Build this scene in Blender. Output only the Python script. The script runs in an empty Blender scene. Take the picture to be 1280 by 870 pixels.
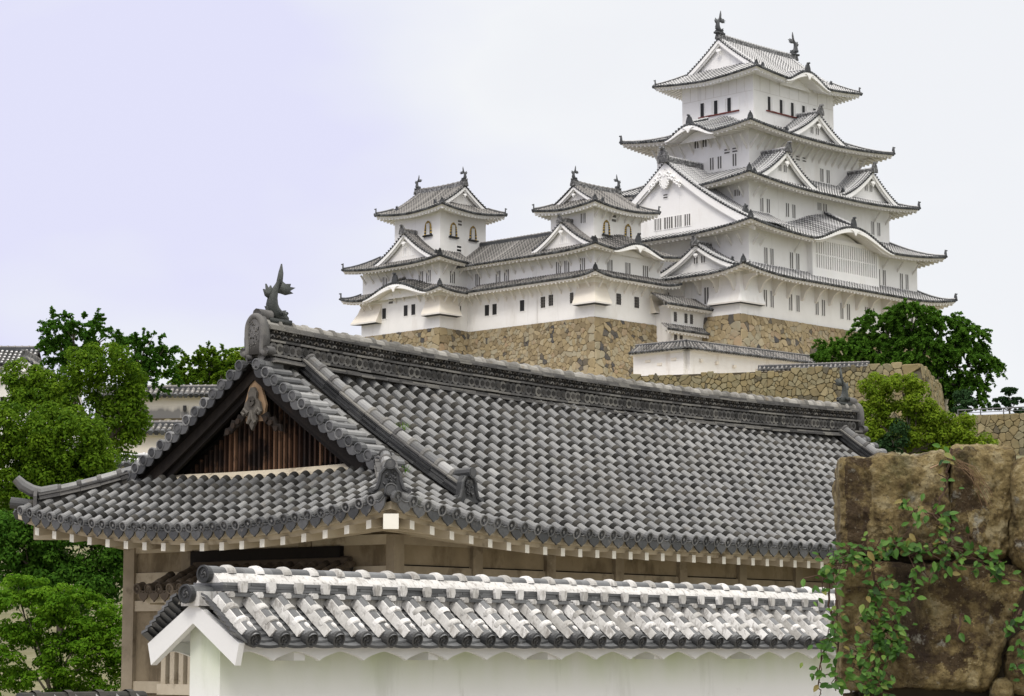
import bpy, math, random
import numpy as np
from mathutils import Vector as V, noise as mnoise

scene = bpy.context.scene
COL = scene.collection
R = math.radians

# ------------------------------------------------------------------ camera
cam_d = bpy.data.cameras.new("camera")
cam_d.sensor_width = 36.0
cam_d.lens = 3050 / 1280 * 36
cam_d.clip_start = 0.1
cam_d.clip_end = 5000
cam = bpy.data.objects.new("camera", cam_d)
COL.objects.link(cam)
cam.location = (0, 0, 1.7)
cam.rotation_euler = (math.pi / 2 + math.atan2(380, 3050), 0, 0)
scene.camera = cam

# ------------------------------------------------------------------ sky and sun (bright overcast)
SUN_EL, SUN_AZ = R(52), R(196)          # azimuth from +Y, clockwise: behind the camera
world = bpy.data.worlds.new("World")
scene.world = world
world.use_nodes = True
nt = world.node_tree
nt.nodes.clear()
out = nt.nodes.new("ShaderNodeOutputWorld")
bg = nt.nodes.new("ShaderNodeBackground")
sky = nt.nodes.new("ShaderNodeTexSky")
sky.sky_type = 'NISHITA'
sky.sun_disc = False
sky.sun_elevation = SUN_EL
sky.sun_rotation = SUN_AZ
sky.air_density = 1.0
sky.dust_density = 2.0
tc = nt.nodes.new("ShaderNodeTexCoord")
sep = nt.nodes.new("ShaderNodeSeparateXYZ")
nt.links.new(tc.outputs["Generated"], sep.inputs[0])
nz = nt.nodes.new("ShaderNodeTexNoise")
nz.inputs["Scale"].default_value = 4.2
nz.inputs["Detail"].default_value = 4
nz.inputs["Roughness"].default_value = 0.45
mp = nt.nodes.new("ShaderNodeMapping")
mp.inputs["Scale"].default_value = (1.0, 1.0, 2.2)
nt.links.new(tc.outputs["Generated"], mp.inputs[0])
nt.links.new(mp.outputs[0], nz.inputs["Vector"])
# cloud cover: thicker and whiter towards +X, thin lavender-blue towards -X
ma = nt.nodes.new("ShaderNodeMath"); ma.operation = 'MULTIPLY_ADD'
nt.links.new(sep.outputs[0], ma.inputs[0]); ma.inputs[1].default_value = 2.4
nm = nt.nodes.new("ShaderNodeMath"); nm.operation = 'MULTIPLY_ADD'; nm.inputs[1].default_value = 3.4; nm.inputs[2].default_value = -1.12
nt.links.new(nz.outputs[0], nm.inputs[0]); nt.links.new(nm.outputs[0], ma.inputs[2])
rc = nt.nodes.new("ShaderNodeValToRGB")
rc.color_ramp.elements[0].position = 0.10
rc.color_ramp.elements[0].color = (0.785, 0.785, 0.985, 1)
rc.color_ramp.elements[1].position = 0.82
rc.color_ramp.elements[1].color = (0.925, 0.938, 0.965, 1)
re_ = rc.color_ramp.elements.new(0.42); re_.color = (0.84, 0.855, 0.965, 1)
re_ = rc.color_ramp.elements.new(1.0); re_.color = (0.905, 0.918, 0.95, 1)
nt.links.new(ma.outputs[0], rc.inputs[0])
# an overcast sky brightens towards the zenith
mz = nt.nodes.new("ShaderNodeMapRange")
mz.inputs[1].default_value = 0.28; mz.inputs[2].default_value = 0.95
mz.inputs[3].default_value = 0.0; mz.inputs[4].default_value = 1.0
nt.links.new(sep.outputs[2], mz.inputs[0])
mul = nt.nodes.new("ShaderNodeVectorMath"); mul.operation = 'SCALE'
zen = nt.nodes.new("ShaderNodeMixRGB"); zen.inputs[2].default_value = (2.75, 2.66, 2.52, 1)
nt.links.new(mz.outputs[0], zen.inputs[0]); nt.links.new(rc.outputs[0], zen.inputs[1])
nt.links.new(zen.outputs[0], mul.inputs[0]); mul.inputs["Scale"].default_value = 1.0
# clouds are expressed in the same units as the sky texture, dimmed together by the 0.1 strength
mul2 = nt.nodes.new("ShaderNodeVectorMath"); mul2.operation = 'SCALE'
nt.links.new(mul.outputs[0], mul2.inputs[0]); mul2.inputs["Scale"].default_value = 10.0
mixs = nt.nodes.new("ShaderNodeMixRGB")
mixs.inputs[0].default_value = 0.95
nt.links.new(sky.outputs[0], mixs.inputs[1]); nt.links.new(mul2.outputs[0], mixs.inputs[2])
nt.links.new(mixs.outputs[0], bg.inputs[0])
bg.inputs[1].default_value = 0.1
nt.links.new(bg.outputs[0], out.inputs[0])

sun_d = bpy.data.lights.new("sun", 'SUN')
sun_d.energy = 1.5
sun_d.angle = R(16)
sun_d.color = (1.0, 0.95, 0.88)
sun = bpy.data.objects.new("sun", sun_d)
COL.objects.link(sun)
sd = V((math.sin(SUN_AZ) * math.cos(SUN_EL), math.cos(SUN_AZ) * math.cos(SUN_EL), math.sin(SUN_EL)))
sun.rotation_euler = sd.to_track_quat('Z', 'Y').to_euler()

vs_ = scene.view_settings
scene.display_settings.display_device = 'sRGB'
vs_.view_transform = 'Standard'
vs_.look = 'None'
vs_.exposure = 0.0
vs_.gamma = 1.0
vs_.use_curve_mapping = False
scene.cycles.max_bounces = 7
scene.cycles.diffuse_bounces = 5
scene.cycles.glossy_bounces = 2
scene.cycles.transmission_bounces = 3

# ------------------------------------------------------------------ materials
def mk(name, cols, rough=0.85, ns=4.0, na=0.3, bump=0.0, bs=20.0, spec=0.25, transl=0.0, strip=None, detail=6.0,
       stain=None, vstretch=1.0):
    """Principled material: a ramp over the piece's own tint plus noise; optional fine bump, plaster joints along
    a tile row (strip = (period, share, colour)) and irregular stains (stain = (colour, scale, threshold, amount))."""
    m = bpy.data.materials.new(name)
    m.use_nodes = True
    t = m.node_tree
    n, l = t.nodes, t.links
    b = n["Principled BSDF"]
    b.inputs["Roughness"].default_value = rough
    b.inputs["Specular IOR Level"].default_value = spec
    at_ = n.new("ShaderNodeAttribute"); at_.attribute_name = "tint"
    co = n.new("ShaderNodeTexCoord")
    mpn = n.new("ShaderNodeMapping"); mpn.inputs["Scale"].default_value = (1, 1, vstretch)
    l.new(co.outputs["Object"], mpn.inputs[0])
    no = n.new("ShaderNodeTexNoise")
    no.inputs["Scale"].default_value = ns; no.inputs["Detail"].default_value = detail; no.inputs["Roughness"].default_value = 0.6
    l.new(mpn.outputs[0], no.inputs["Vector"])
    a = n.new("ShaderNodeMath"); a.operation = 'MULTIPLY_ADD'
    l.new(no.outputs[0], a.inputs[0]); a.inputs[1].default_value = na * 2
    l.new(at_.outputs["Fac"], a.inputs[2])
    a2 = n.new("ShaderNodeMath"); a2.operation = 'SUBTRACT'
    l.new(a.outputs[0], a2.inputs[0]); a2.inputs[1].default_value = na
    r = n.new("ShaderNodeValToRGB")
    els = r.color_ramp.elements
    k = len(cols)
    for i, c in enumerate(cols):
        e = els[i] if i < 2 else els.new(1.0)
    for i, c in enumerate(cols):
        els[i].position = i / (k - 1) if k > 1 else 0
        els[i].color = (c[0], c[1], c[2], 1)
    l.new(a2.outputs[0], r.inputs[0])
    colsock = r.outputs[0]
    if strip:
        aa = n.new("ShaderNodeAttribute"); aa.attribute_name = "arc"
        d = n.new("ShaderNodeMath"); d.operation = 'DIVIDE'; l.new(aa.outputs["Fac"], d.inputs[0]); d.inputs[1].default_value = strip[0]
        fr = n.new("ShaderNodeMath"); fr.operation = 'FRACT'; l.new(d.outputs[0], fr.inputs[0])
        lt = n.new("ShaderNodeMath"); lt.operation = 'LESS_THAN'; l.new(fr.outputs[0], lt.inputs[0]); lt.inputs[1].default_value = strip[1]
        mx = n.new("ShaderNodeMixRGB"); l.new(lt.outputs[0], mx.inputs[0]); l.new(colsock, mx.inputs[1]); mx.inputs[2].default_value = (*strip[2], 1)
        colsock = mx.outputs[0]
    for st in (stain or []):
        n2 = n.new("ShaderNodeTexNoise"); n2.inputs["Scale"].default_value = st[1]; n2.inputs["Detail"].default_value = 7
        n2.inputs["Roughness"].default_value = 0.65
        mp2 = n.new("ShaderNodeMapping"); mp2.inputs["Location"].default_value = (st[2] * 13, 7.3 * st[2], 1.7)
        mp2.inputs["Scale"].default_value = (1, 1, st[4] if len(st) > 4 else 1)
        l.new(co.outputs["Object"], mp2.inputs[0]); l.new(mp2.outputs[0], n2.inputs["Vector"])
        mr = n.new("ShaderNodeMapRange"); mr.inputs[1].default_value = st[2]; mr.inputs[2].default_value = st[2] + 0.1
        mr.inputs[4].default_value = st[3]
        l.new(n2.outputs[0], mr.inputs[0])
        mx = n.new("ShaderNodeMixRGB"); l.new(mr.outputs[0], mx.inputs[0]); l.new(colsock, mx.inputs[1]); mx.inputs[2].default_value = (*st[0], 1)
        colsock = mx.outputs[0]
    l.new(colsock, b.inputs["Base Color"])
    if bump:
        n3 = n.new("ShaderNodeTexNoise"); n3.inputs["Scale"].default_value = bs; n3.inputs["Detail"].default_value = 8
        n3.inputs["Roughness"].default_value = 0.7
        l.new(co.outputs["Object"], n3.inputs["Vector"])
        bp = n.new("ShaderNodeBump"); bp.inputs["Strength"].default_value = 1.0; bp.inputs["Distance"].default_value = bump
        l.new(n3.outputs[0], bp.inputs["Height"]); l.new(bp.outputs[0], b.inputs["Normal"])
    if transl:
        tr = n.new("ShaderNodeBsdfTranslucent"); l.new(colsock, tr.inputs[0])
        ms = n.new("ShaderNodeMixShader"); ms.inputs[0].default_value = transl
        l.new(b.outputs[0], ms.inputs[1]); l.new(tr.outputs[0], ms.inputs[2])
        l.new(ms.outputs[0], n["Material Output"].inputs[0])
    return m

g = lambda v, w=0.0: (v * (1 + w), v, v * (1 - w))
M = {}
M['plaster'] = mk('white_plaster', [(.70, .69, .66), (.80, .79, .765), (.84, .835, .82)], .9, .6, .5, .01, 6,
                  stain=[((.60, .56, .50), .35, .58, .35, .25), ((.50, .485, .45), 1.6, .60, .30, .10)])
M['plaster_old'] = mk('aged_white_plaster', [(.62, .60, .55), (.74, .72, .68), (.80, .79, .77)], .9, .8, .6, .01, 6,
                      stain=[((.50, .44, .36), .5, .57, .5, .2)])
M['eave_white'] = mk('eave_plaster', [(.60, .575, .53), (.73, .71, .67)], .9, 1.0, .5)
M['flare'] = mk('cream_plaster', [(.66, .60, .50), (.76, .72, .64)], .9, .7, .5)
M['keep_tile'] = mk('keep_tile_grey', [g(.05, -.03), g(.10, -.02), g(.17, -.02)], .6, 3, .3, strip=(.42, .30, (.66, .65, .635)))
M['keep_side'] = mk('keep_tile_mortar', [g(.28), g(.43), g(.58)], .8, 2.5, .5)
M['keep_pan'] = mk('keep_pan_tile', [g(.07, -.02), g(.13, -.02), g(.24, -.02)], .7, 3, .4)
M['old_tile'] = mk('turret_tile_grey', [g(.045, .02), g(.10, .03), g(.18, .04)], .65, 3, .35, strip=(.42, .28, (.30, .285, .26)))
M['old_side'] = mk('turret_tile_mortar', [g(.06, .03), g(.14, .05), g(.28, .05)], .8, 2.2, .5)
M['old_pan'] = mk('turret_pan_tile', [g(.025, .02), g(.05, .03), g(.10, .03)], .7, 3, .4)
M['dark_tile'] = mk('dark_ridge_tile', [g(.035, -.05), g(.07, -.05), g(.12, -.04)], .6, 3, .4)
M['ridge_mix'] = mk('mortared_ridge_tile', [g(.04), g(.09), g(.30), g(.5)], .7, 4.5, .9)
M['win_dark'] = mk('window_dark', [g(.02), g(.035)], .6, 3, .2)
M['win_grey'] = mk('window_grey', [g(.11, .06), g(.17, .06)], .8, 3, .3)
M['red_sill'] = mk('red_brown_sill', [(.12, .025, .02), (.17, .04, .03)], .6, 4, .3)
M['black_lacquer'] = mk('black_window_frame', [g(.012), g(.02)], .45, 4, .3)
M['gold'] = mk('gold_fitting', [(.55, .36, .07), (.65, .45, .12)], .35, 4, .3)
stone_cols = [(.065, .065, .068), (.17, .138, .085), (.235, .185, .108), (.285, .228, .130), (.33, .268, .165), (.29, .262, .185), (.29, .208, .125)]
M['stone'] = mk('ochre_stone', stone_cols, .9, 1.6, .12, .03, 5, stain=[((.12, .10, .07), 1.1, .62, .5)])
M['stone_grey'] = mk('lichen_stone', [(.08, .072, .05), (.16, .130, .070), (.22, .175, .088), (.19, .170, .105), (.26, .215, .12)], .9, 1.6, .15, .03, 5,
                     stain=[((.14, .13, .07), .8, .55, .5)])
M['stone_gap'] = mk('stone_gap', [(.045, .036, .022), (.085, .068, .040)], .95, 3, .3)
M['big_stone'] = mk('rough_ochre_stone', [(.080, .054, .028), (.190, .140, .060), (.300, .232, .105), (.42, .35, .20)], .95, 14.0, 1.5, .040, 60,
                    stain=[((.032, .020, .016), 2.1, .50, .85, .35), ((.38, .37, .31), 10.0, .605, .85), ((.05, .055, .016), 3.2, .56, .55),
                           ((.20, .195, .18), 2.6, .62, .7), ((.035, .024, .014), 17.0, .58, .6), ((.045, .032, .020), 55.0, .57, .75), ((.40, .35, .24), 70.0, .60, .6)], detail=12)
M['gtile'] = mk('gate_cover_tile', [g(.046, -.02), g(.085, -.02), (.125, .126, .126), (.170, .171, .169), (.26, .26, .255)], .36, 7, .16, .003, 60, .5,
                stain=[((.17, .168, .16), .8, .52, .30), ((.07, .066, .056), .6, .56, .35), ((.085, .07, .048), 4.0, .58, .5), ((.06, .065, .035), 1.3, .60, .4), ((.55, .54, .51), 9.0, .715, .9)])
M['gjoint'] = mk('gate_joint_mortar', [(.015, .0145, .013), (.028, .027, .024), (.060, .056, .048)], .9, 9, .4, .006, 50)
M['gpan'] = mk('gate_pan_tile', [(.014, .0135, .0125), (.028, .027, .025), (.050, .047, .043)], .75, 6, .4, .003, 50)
M['gpend'] = mk('gate_pendant_tile', [g(.024, -.06), g(.045, -.05), g(.09, -.02)], .5, 14, .4, .006, 40, .45, stain=[((.15, .14, .125), 9, .58, .55)])
M['gdisc'] = mk('gate_disc_tile', [g(.05, -.03), g(.10, -.02), g(.17, .0)], .5, 10, .3, .005, 60, .45, stain=[((.24, .23, .20), 9, .62, .45)])
M['pent'] = mk('pent_roof_tile', [(.05, .038, .026), (.10, .078, .055), (.16, .13, .095)], .7, 7, .3)
M['gdark'] = mk('gate_eave_tile', [g(.022, -.04), g(.042, -.03), g(.085, -.01)], .5, 8, .35, .004, 50, .45,
                stain=[((.19, .18, .16), 7, .62, .5)])
M['gridge'] = mk('gate_ridge_tile', [g(.045, .02), g(.105, .03), (.19, .183, .165)], .7, 6, .45, .006, 40,
                 stain=[((.17, .155, .125), 4.5, .60, .45)])
M['gridge_top'] = mk('gate_ridge_cap', [(.11, .106, .096), (.20, .192, .175), (.30, .29, .265)], .8, 5, .5, .006, 40,
                     stain=[((.16, .12, .07), 3.5, .58, .6)])
M['post'] = mk('weathered_post', [(.19, .156, .108), (.30, .255, .185), (.39, .34, .255)], .9, 2.5, .5, .004, 30, stain=[((.08, .06, .04), 1.6, .55, .6)])
M['cream'] = mk('cream_beam', [(.30, .255, .18), (.43, .375, .28), (.53, .475, .37)], .9, 2.5, .5, .004, 30, stain=[((.14, .105, .065), 1.6, .56, .65)])
M['rafter_end'] = mk('rafter_end_white', [(.62, .60, .52), (.76, .74, .67)], .9, 5, .4)
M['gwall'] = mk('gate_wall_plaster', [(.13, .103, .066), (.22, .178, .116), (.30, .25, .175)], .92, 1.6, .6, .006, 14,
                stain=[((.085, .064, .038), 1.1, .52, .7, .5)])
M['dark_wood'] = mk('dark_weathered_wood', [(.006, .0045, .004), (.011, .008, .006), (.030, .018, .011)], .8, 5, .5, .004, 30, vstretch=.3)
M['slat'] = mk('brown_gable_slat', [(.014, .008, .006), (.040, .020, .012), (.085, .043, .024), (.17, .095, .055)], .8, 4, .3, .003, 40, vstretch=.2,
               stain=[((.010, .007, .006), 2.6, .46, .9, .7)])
M['gegyo'] = mk('carved_pendant', [(.035, .031, .027), (.07, .063, .054), (.12, .11, .094)], .8, 9, .5, .006, 40)
M['pale_wood'] = mk('pale_wood', [(.18, .115, .066), (.30, .205, .125)], .8, 5, .4)
M['bronze'] = mk('dark_fish_tile', [(.014, .017, .016), (.030, .035, .032), (.075, .085, .075)], .5, 8, .6, .02, 30, .45)
M['wtile'] = mk('wall_cover_tile', [g(.05, -.04), g(.09, -.03), g(.14, -.03)], .4, 14, .4, .002, 80, .45, stain=[((.42, .41, .40), 10, .62, .5)])
M['wmortar'] = mk('wall_mortar', [(.33, .32, .30), (.52, .51, .49), (.66, .65, .635)], .9, 9, .6, .005, 60,
                  stain=[((.20, .185, .17), 24, .53, .65, .30), ((.30, .28, .255), 7, .56, .5, .5)])
M['wblack'] = mk('wall_eave_disc', [g(.018, -.06), g(.032, -.05), g(.05)], .5, 20, .4, .003, 70, .4)
M['wplaster'] = mk('wall_white_plaster', [(.60, .605, .595), (.68, .685, .675), (.73, .73, .725)], .9, 1.2, .4, .002, 30, stain=[((.46, .47, .43), 1.7, .53, .4, .2), ((.40, .40, .36), 6.0, .62, .35, .12), ((.50, .49, .45), 3.0, .60, .4)])
M['gravel'] = mk('pale_gravel', [(.27, .25, .205), (.34, .315, .265), (.40, .375, .32)], .95, 2.0, .5, .01, 60)
M['wtrim'] = mk('wall_trim_plaster', [(.54, .545, .535), (.62, .625, .615), (.68, .68, .67)], .9, 1.2, .4, .002, 30)
M['grass'] = mk('slope_ground', [(.06, .075, .025), (.15, .14, .075), (.26, .235, .17)], .95, .9, .7)
M['earth'] = mk('sandy_earth', [(.36, .32, .24), (.48, .43, .34)], .95, .7, .5)
M['bark'] = mk('bark', [(.045, .035, .025), (.10, .085, .065), (.17, .15, .12)], .9, 3, .5, .02, 12)
M['ivy_stem'] = mk('ivy_stem', [(.045, .03, .02), (.10, .06, .04)], .9, 20, .4)
M['metal'] = mk('grey_rail', [g(.10), g(.16)], .6, 4, .3)
def leafmat(name, cols, transl=.42):
    return mk(name, cols, .8, .35, .10, spec=.08, transl=transl, detail=2)
M['leaf_camphor'] = leafmat('camphor_leaves', [(.036, .085, .006), (.070, .140, .008), (.118, .205, .012), (.175, .275, .020)])
M['leaf_dark'] = leafmat('dark_leaves', [(.020, .062, .007), (.040, .110, .010), (.068, .160, .016), (.10, .205, .022)])
M['leaf_bright'] = leafmat('bright_leaves', [(.075, .135, .010), (.135, .215, .014), (.19, .27, .02), (.25, .33, .03)])
M['leaf_maple'] = leafmat('maple_leaves', [(.045, .125, .006), (.08, .185, .009), (.12, .24, .014), (.17, .30, .02)])
M['leaf_pine'] = leafmat('pine_needles', [(.012, .034, .012), (.024, .055, .018), (.04, .08, .025)], .2)
M['leaf_ivy'] = mk('ivy_leaves', [(.014, .045, .007), (.034, .095, .012), (.062, .150, .020), (.11, .22, .035), (.20, .16, .05)], .5, 30, .10, spec=.22, transl=.28)

# greenish tint mixed into the plaster colour under the eave of the near wall, thinning downwards in ragged streaks
def height_tint(m, z_top, z_len):
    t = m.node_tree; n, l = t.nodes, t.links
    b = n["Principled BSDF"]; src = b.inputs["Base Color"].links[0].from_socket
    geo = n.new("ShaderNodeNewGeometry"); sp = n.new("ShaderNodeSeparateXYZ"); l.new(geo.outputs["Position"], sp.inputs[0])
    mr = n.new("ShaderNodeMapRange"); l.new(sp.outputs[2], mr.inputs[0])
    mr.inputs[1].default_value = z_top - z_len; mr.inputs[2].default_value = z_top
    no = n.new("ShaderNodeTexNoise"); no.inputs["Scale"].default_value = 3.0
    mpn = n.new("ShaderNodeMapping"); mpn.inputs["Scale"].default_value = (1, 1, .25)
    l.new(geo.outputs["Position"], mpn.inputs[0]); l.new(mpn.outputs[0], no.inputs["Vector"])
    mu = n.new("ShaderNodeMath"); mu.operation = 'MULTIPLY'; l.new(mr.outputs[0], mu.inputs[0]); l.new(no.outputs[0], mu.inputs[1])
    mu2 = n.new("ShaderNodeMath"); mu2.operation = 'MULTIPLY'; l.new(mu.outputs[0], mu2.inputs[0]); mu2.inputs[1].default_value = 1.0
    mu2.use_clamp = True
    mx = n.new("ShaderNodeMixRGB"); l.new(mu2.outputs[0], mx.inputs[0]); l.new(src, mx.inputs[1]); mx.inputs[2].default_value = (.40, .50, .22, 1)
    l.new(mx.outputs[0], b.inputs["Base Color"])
height_tint(M['wplaster'], 1.76, .42)

# ------------------------------------------------------------------ mesh helpers
rng = random.Random(7)
class MB:
    """Collects faces (material slot and tint per face) and links them as one mesh object."""
    def __init__(s):
        s.v = []; s.f = []; s.m = []; s.t = []; s.a = []
    def add(s, pts, arc=0.0):
        i = len(s.v); s.v.extend([(p[0], p[1], p[2]) for p in pts])
        s.a.extend(arc if isinstance(arc, (list, tuple)) else [arc] * len(pts)); return i
    def face(s, idx, m=0, t=.5):
        s.f.append(tuple(idx)); s.m.append(m); s.t.append(t)
    def poly(s, pts, m=0, t=.5):
        i = s.add(pts); s.face(range(i, i + len(pts)), m, t)
    def strip(s, rows, m=0, t=.5, closed=False, arcs=None):
        """rows: list of equal-length point lists; m may be a list over the columns."""
        k = len(rows[0]); base = [s.add(r, arcs[i] if arcs else 0.0) for i, r in enumerate(rows)]
        for i in range(len(rows) - 1):
            for j in range(k if closed else k - 1):
                j2 = (j + 1) % k
                s.face((base[i] + j, base[i] + j2, base[i + 1] + j2, base[i + 1] + j), m[j] if isinstance(m, list) else m, t)
        return base
    def box(s, c, ax, ay, az, m=0, t=.5, mats=None):
        c = V(c); ax = V(ax); ay = V(ay); az = V(az)
        p = [c + ax * i + ay * j + az * k for k in (-1, 1) for j in (-1, 1) for i in (-1, 1)]
        b = s.add(p)
        for n_, q in enumerate(((0, 2, 3, 1), (4, 5, 7, 6), (0, 1, 5, 4), (2, 6, 7, 3), (0, 4, 6, 2), (1, 3, 7, 5))):
            s.face([b + x for x in q], mats[n_] if mats else m, t)
    def prism(s, pts, off, m=0, t=.5):
        """closed outline pts extruded by vector off, both ends capped"""
        off = V(off); a = [V(p) for p in pts]; b = [p + off for p in a]; k = len(a)
        i = s.add(a + b)
        s.face([i + j for j in range(k)][::-1], m, t); s.face([i + k + j for j in range(k)], m, t)
        for j in range(k):
            s.face((i + j, i + (j + 1) % k, i + k + (j + 1) % k, i + k + j), m, t)
    def tube(s, pts, rad, n=6, m=0, t=.5, cap=True, flat=1.0):
        pts = [V(p) for p in pts]; rows = []
        for i, p in enumerate(pts):
            d = (pts[min(i + 1, len(pts) - 1)] - pts[max(i - 1, 0)]).normalized()
            if i == 0:
                u = d.cross(V((0, 0, 1)))
                if u.length < 1e-3: u = V((1, 0, 0))
            else: u = pu - d * pu.dot(d)
            u.normalize(); pu = u; w = u.cross(d)
            r = rad[i] if isinstance(rad, (list, tuple)) else rad
            rows.append([p + (u * math.cos(2 * math.pi * j / n) * flat + w * math.sin(2 * math.pi * j / n)) * r for j in range(n)])
        b = s.strip(rows, m, t, closed=True)
        if cap:
            s.face([b[0] + j for j in range(n)], m, t); s.face([b[-1] + j for j in range(n)][::-1], m, t)
    def build(s, name, mats, parent=None, smooth=False):
        L = root_loc(parent)
        me = bpy.data.meshes.new(name)
        me.from_pydata([(x - L.x, y - L.y, z - L.z) for x, y, z in s.v], [], s.f)
        for mt in mats: me.materials.append(mt)
        me.polygons.foreach_set("material_index", s.m)
        at = me.attributes.new("tint", 'FLOAT', 'FACE'); at.data.foreach_set("value", s.t)
        if any(s.a):
            aa = me.attributes.new("arc", 'FLOAT', 'POINT'); aa.data.foreach_set("value", s.a)
        if smooth: me.polygons.foreach_set("use_smooth", [True] * len(s.f))
        o = bpy.data.objects.new(name, me)
        COL.objects.link(o)
        if parent: o.parent = parent
        return o
def root_loc(p):
    while p is not None and p.parent is not None: p = p.parent
    return V(p.location) if p is not None else V((0, 0, 0))
def thing(name, label, cat, loc, group=None):
    o = bpy.data.objects.new(name, None); COL.objects.link(o)
    o.location = loc; o.empty_display_size = .3
    o['label'] = label; o['category'] = cat; o['kind'] = 'thing'
    if group: o['group'] = group
    return o
def tag(o, label, cat, group=None):
    o['label'] = label; o['category'] = cat; o['kind'] = 'thing'
    if group: o['group'] = group
    return o
def structure(o, kind='structure'):
    o['kind'] = kind; return o
class Frame:
    """local axes of a building: e along its long front, n to its back"""
    def __init__(s, x, y, az):
        s.o = V((x, y, 0)); s.e = V((math.sin(az), math.cos(az), 0)); s.n = V((-math.cos(az), math.sin(az), 0)); s.az = az
    def p(s, x, y, z): return s.o + s.e * x + s.n * y + V((0, 0, z))
    def d(s, x, y): return s.e * x + s.n * y
SIDES = {'S': (0, -1), 'W': (-1, 0), 'N': (0, 1), 'E': (1, 0)}
Z = V((0, 0, 1))
lin = lambda a, b, n: [a + (b - a) * i / n for i in range(n + 1)]

# ------------------------------------------------------------------ tiled roof surfaces
def roof_face(fr, c, side, D, S, A, Sc, zE, h, lift=0.0, K=1.0, bump=None, bslope=0.0):
    """a point of one roof slope: u along the eave, t from the eave (0) up the slope (1)"""
    ox, oy = SIDES[side]; axx, axy = (1, 0) if ox == 0 else (0, 1)
    def P(u, t):
        dist = D - t * S
        cc = max(0.0, (A - abs(u)) / Sc)
        z = zE + h(t) + lift * max(0.0, 1 - cc / K) ** 2 * max(0.0, 1 - t) ** 1.5
        if bump:
            b = bump(u)
            if b > 0: z = max(z, zE + b + bslope * t) if bslope is not None else z + b * (1 - .15 * t)
        return fr.p(c[0] + axx * u + ox * dist, c[1] + axy * u + oy * dist, z)
    return P
def kara(uc, hw, H):
    """undulating gable profile: a bell with slightly dipped shoulders"""
    def b(u):
        x = (u - uc) / hw
        if abs(x) >= 1: return 0.0
        return H * (0.5 + 0.5 * math.cos(math.pi * x)) ** 0.78
    return b
def concave(rise, a=.72): return lambda t: rise * (a * t + (1 - a) * t * t)
def wid(P, u, t, du=.05):
    w = P(u + du, t) - P(u - du, t); return w.normalized()
def rows_far(mb, P, us, tr, r, nt, ms=1, mt=0, mp=2, md=3, disc=True):
    """rows of cover tiles as half tubes with round end tiles, and the pan sheet between them"""
    for u in us:
        t0, t1 = tr(u)
        if t1 - t0 < .03: continue
        sec = []; arcs = []; L = 0; prev = None
        tn = rng.random()
        for k in range(nt + 1):
            t = t0 + (t1 - t0) * k / nt
            p = P(u, t); w = wid(P, u, t)
            tg = (P(u, min(t + .02, 1.2)) - P(u, t - .02)).normalized()
            nn = w.cross(tg).normalized()
            if nn.z < 0: nn = -nn
            if prev is not None: L += (p - prev).length
            prev = p
            p = p + nn * .02
            sec.append([p - w * r, p - w * r * .72 + nn * r * .75, p + nn * r * 1.1, p + w * r * .72 + nn * r * .75, p + w * r])
            arcs.append([L + u * .17] * 5)
        mb.strip(sec, [ms, mt, mt, ms], tn, arcs=arcs)
        if disc and t0 < .001:
            p = P(u, 0); w = wid(P, u, 0); tg = (P(u, 0) - P(u, .05)).normalized()
            nn = w.cross(tg).normalized()
            if nn.z < 0: nn = -nn
            q = p + nn * r * .25
            ring = [q + (w * math.cos(a) + nn * math.sin(a)) * r * 1.4 for a in [i * math.pi / 3 for i in range(6)]]
            mb.prism([x - tg * .05 for x in ring], tg * .16, md, rng.random())
    # pan sheet
    uu = [us[0] - (us[1] - us[0]) / 2] + [(a + b) / 2 for a, b in zip(us, us[1:])] + [us[-1] + (us[1] - us[0]) / 2]
    uu = sorted(uu)
    sec = []
    for u in uu:
        t0, t1 = tr(u)
        t1 = max(t1, t0)
        sec.append([P(u, t0 + (t1 - t0) * k / nt) for k in range(nt + 1)])
    for a, b in zip(sec, sec[1:]):
        mb.strip([a, b], mp, rng.random())
def spaced(a, p):
    n = max(2, int(round(2 * a / p))); q = 2 * a / n
    return [-a + q * (i + .5) for i in range(n)]
def eaves(mb, P, A, Sc, tw, depth=.30, cap=.07, board=None, rafters=.62, teeth=True, n=40):
    """white fascia under the tiles, soffit back to the wall, and a row of plastered rafter ends"""
    top, bot, inn, wl = [], [], [], []
    for i in range(n + 1):
        q = -1 + 2 * i / n
        u0 = q * A; dp = depth if board is None else depth + board(u0)
        p = P(u0, 0)
        top.append(p - Z * .03); 
        u1 = q * (A - .02 * Sc); b0 = P(u1, .02)
        bot.append(V((b0.x, b0.y, p.z - cap)))
        u2 = q * (A - .05 * Sc); b1 = P(u2, .05); inn.append(V((b1.x, b1.y, p.z - dp)))
        u3 = q * (A - tw * Sc); b2 = P(u3, tw); wl.append(V((b2.x, b2.y, p.z - dp + max(0.0, (b2.z - p.z) * .5))))
    mb.strip([top, bot], 1, .5)
    mb.strip([bot, inn, wl], 0, .5)
    if teeth:
        k = int(2 * A / rafters)
        for i in range(k + 1):
            u = -A + .25 + (2 * A - .5) * i / k
            p = P(u * .985, .04); q_ = P(u * .97, min(.35, tw * .8)); w = wid(P, u, 0)
            a = V((p.x, p.y, P(u, 0).z - depth - .05)); b = V((q_.x, q_.y, a.z + (q_.z - p.z) * .4))
            d = (b - a) / 2
            mb.box((a + b) / 2, w * .09, d, Z * .09, 0, .8)
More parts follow.
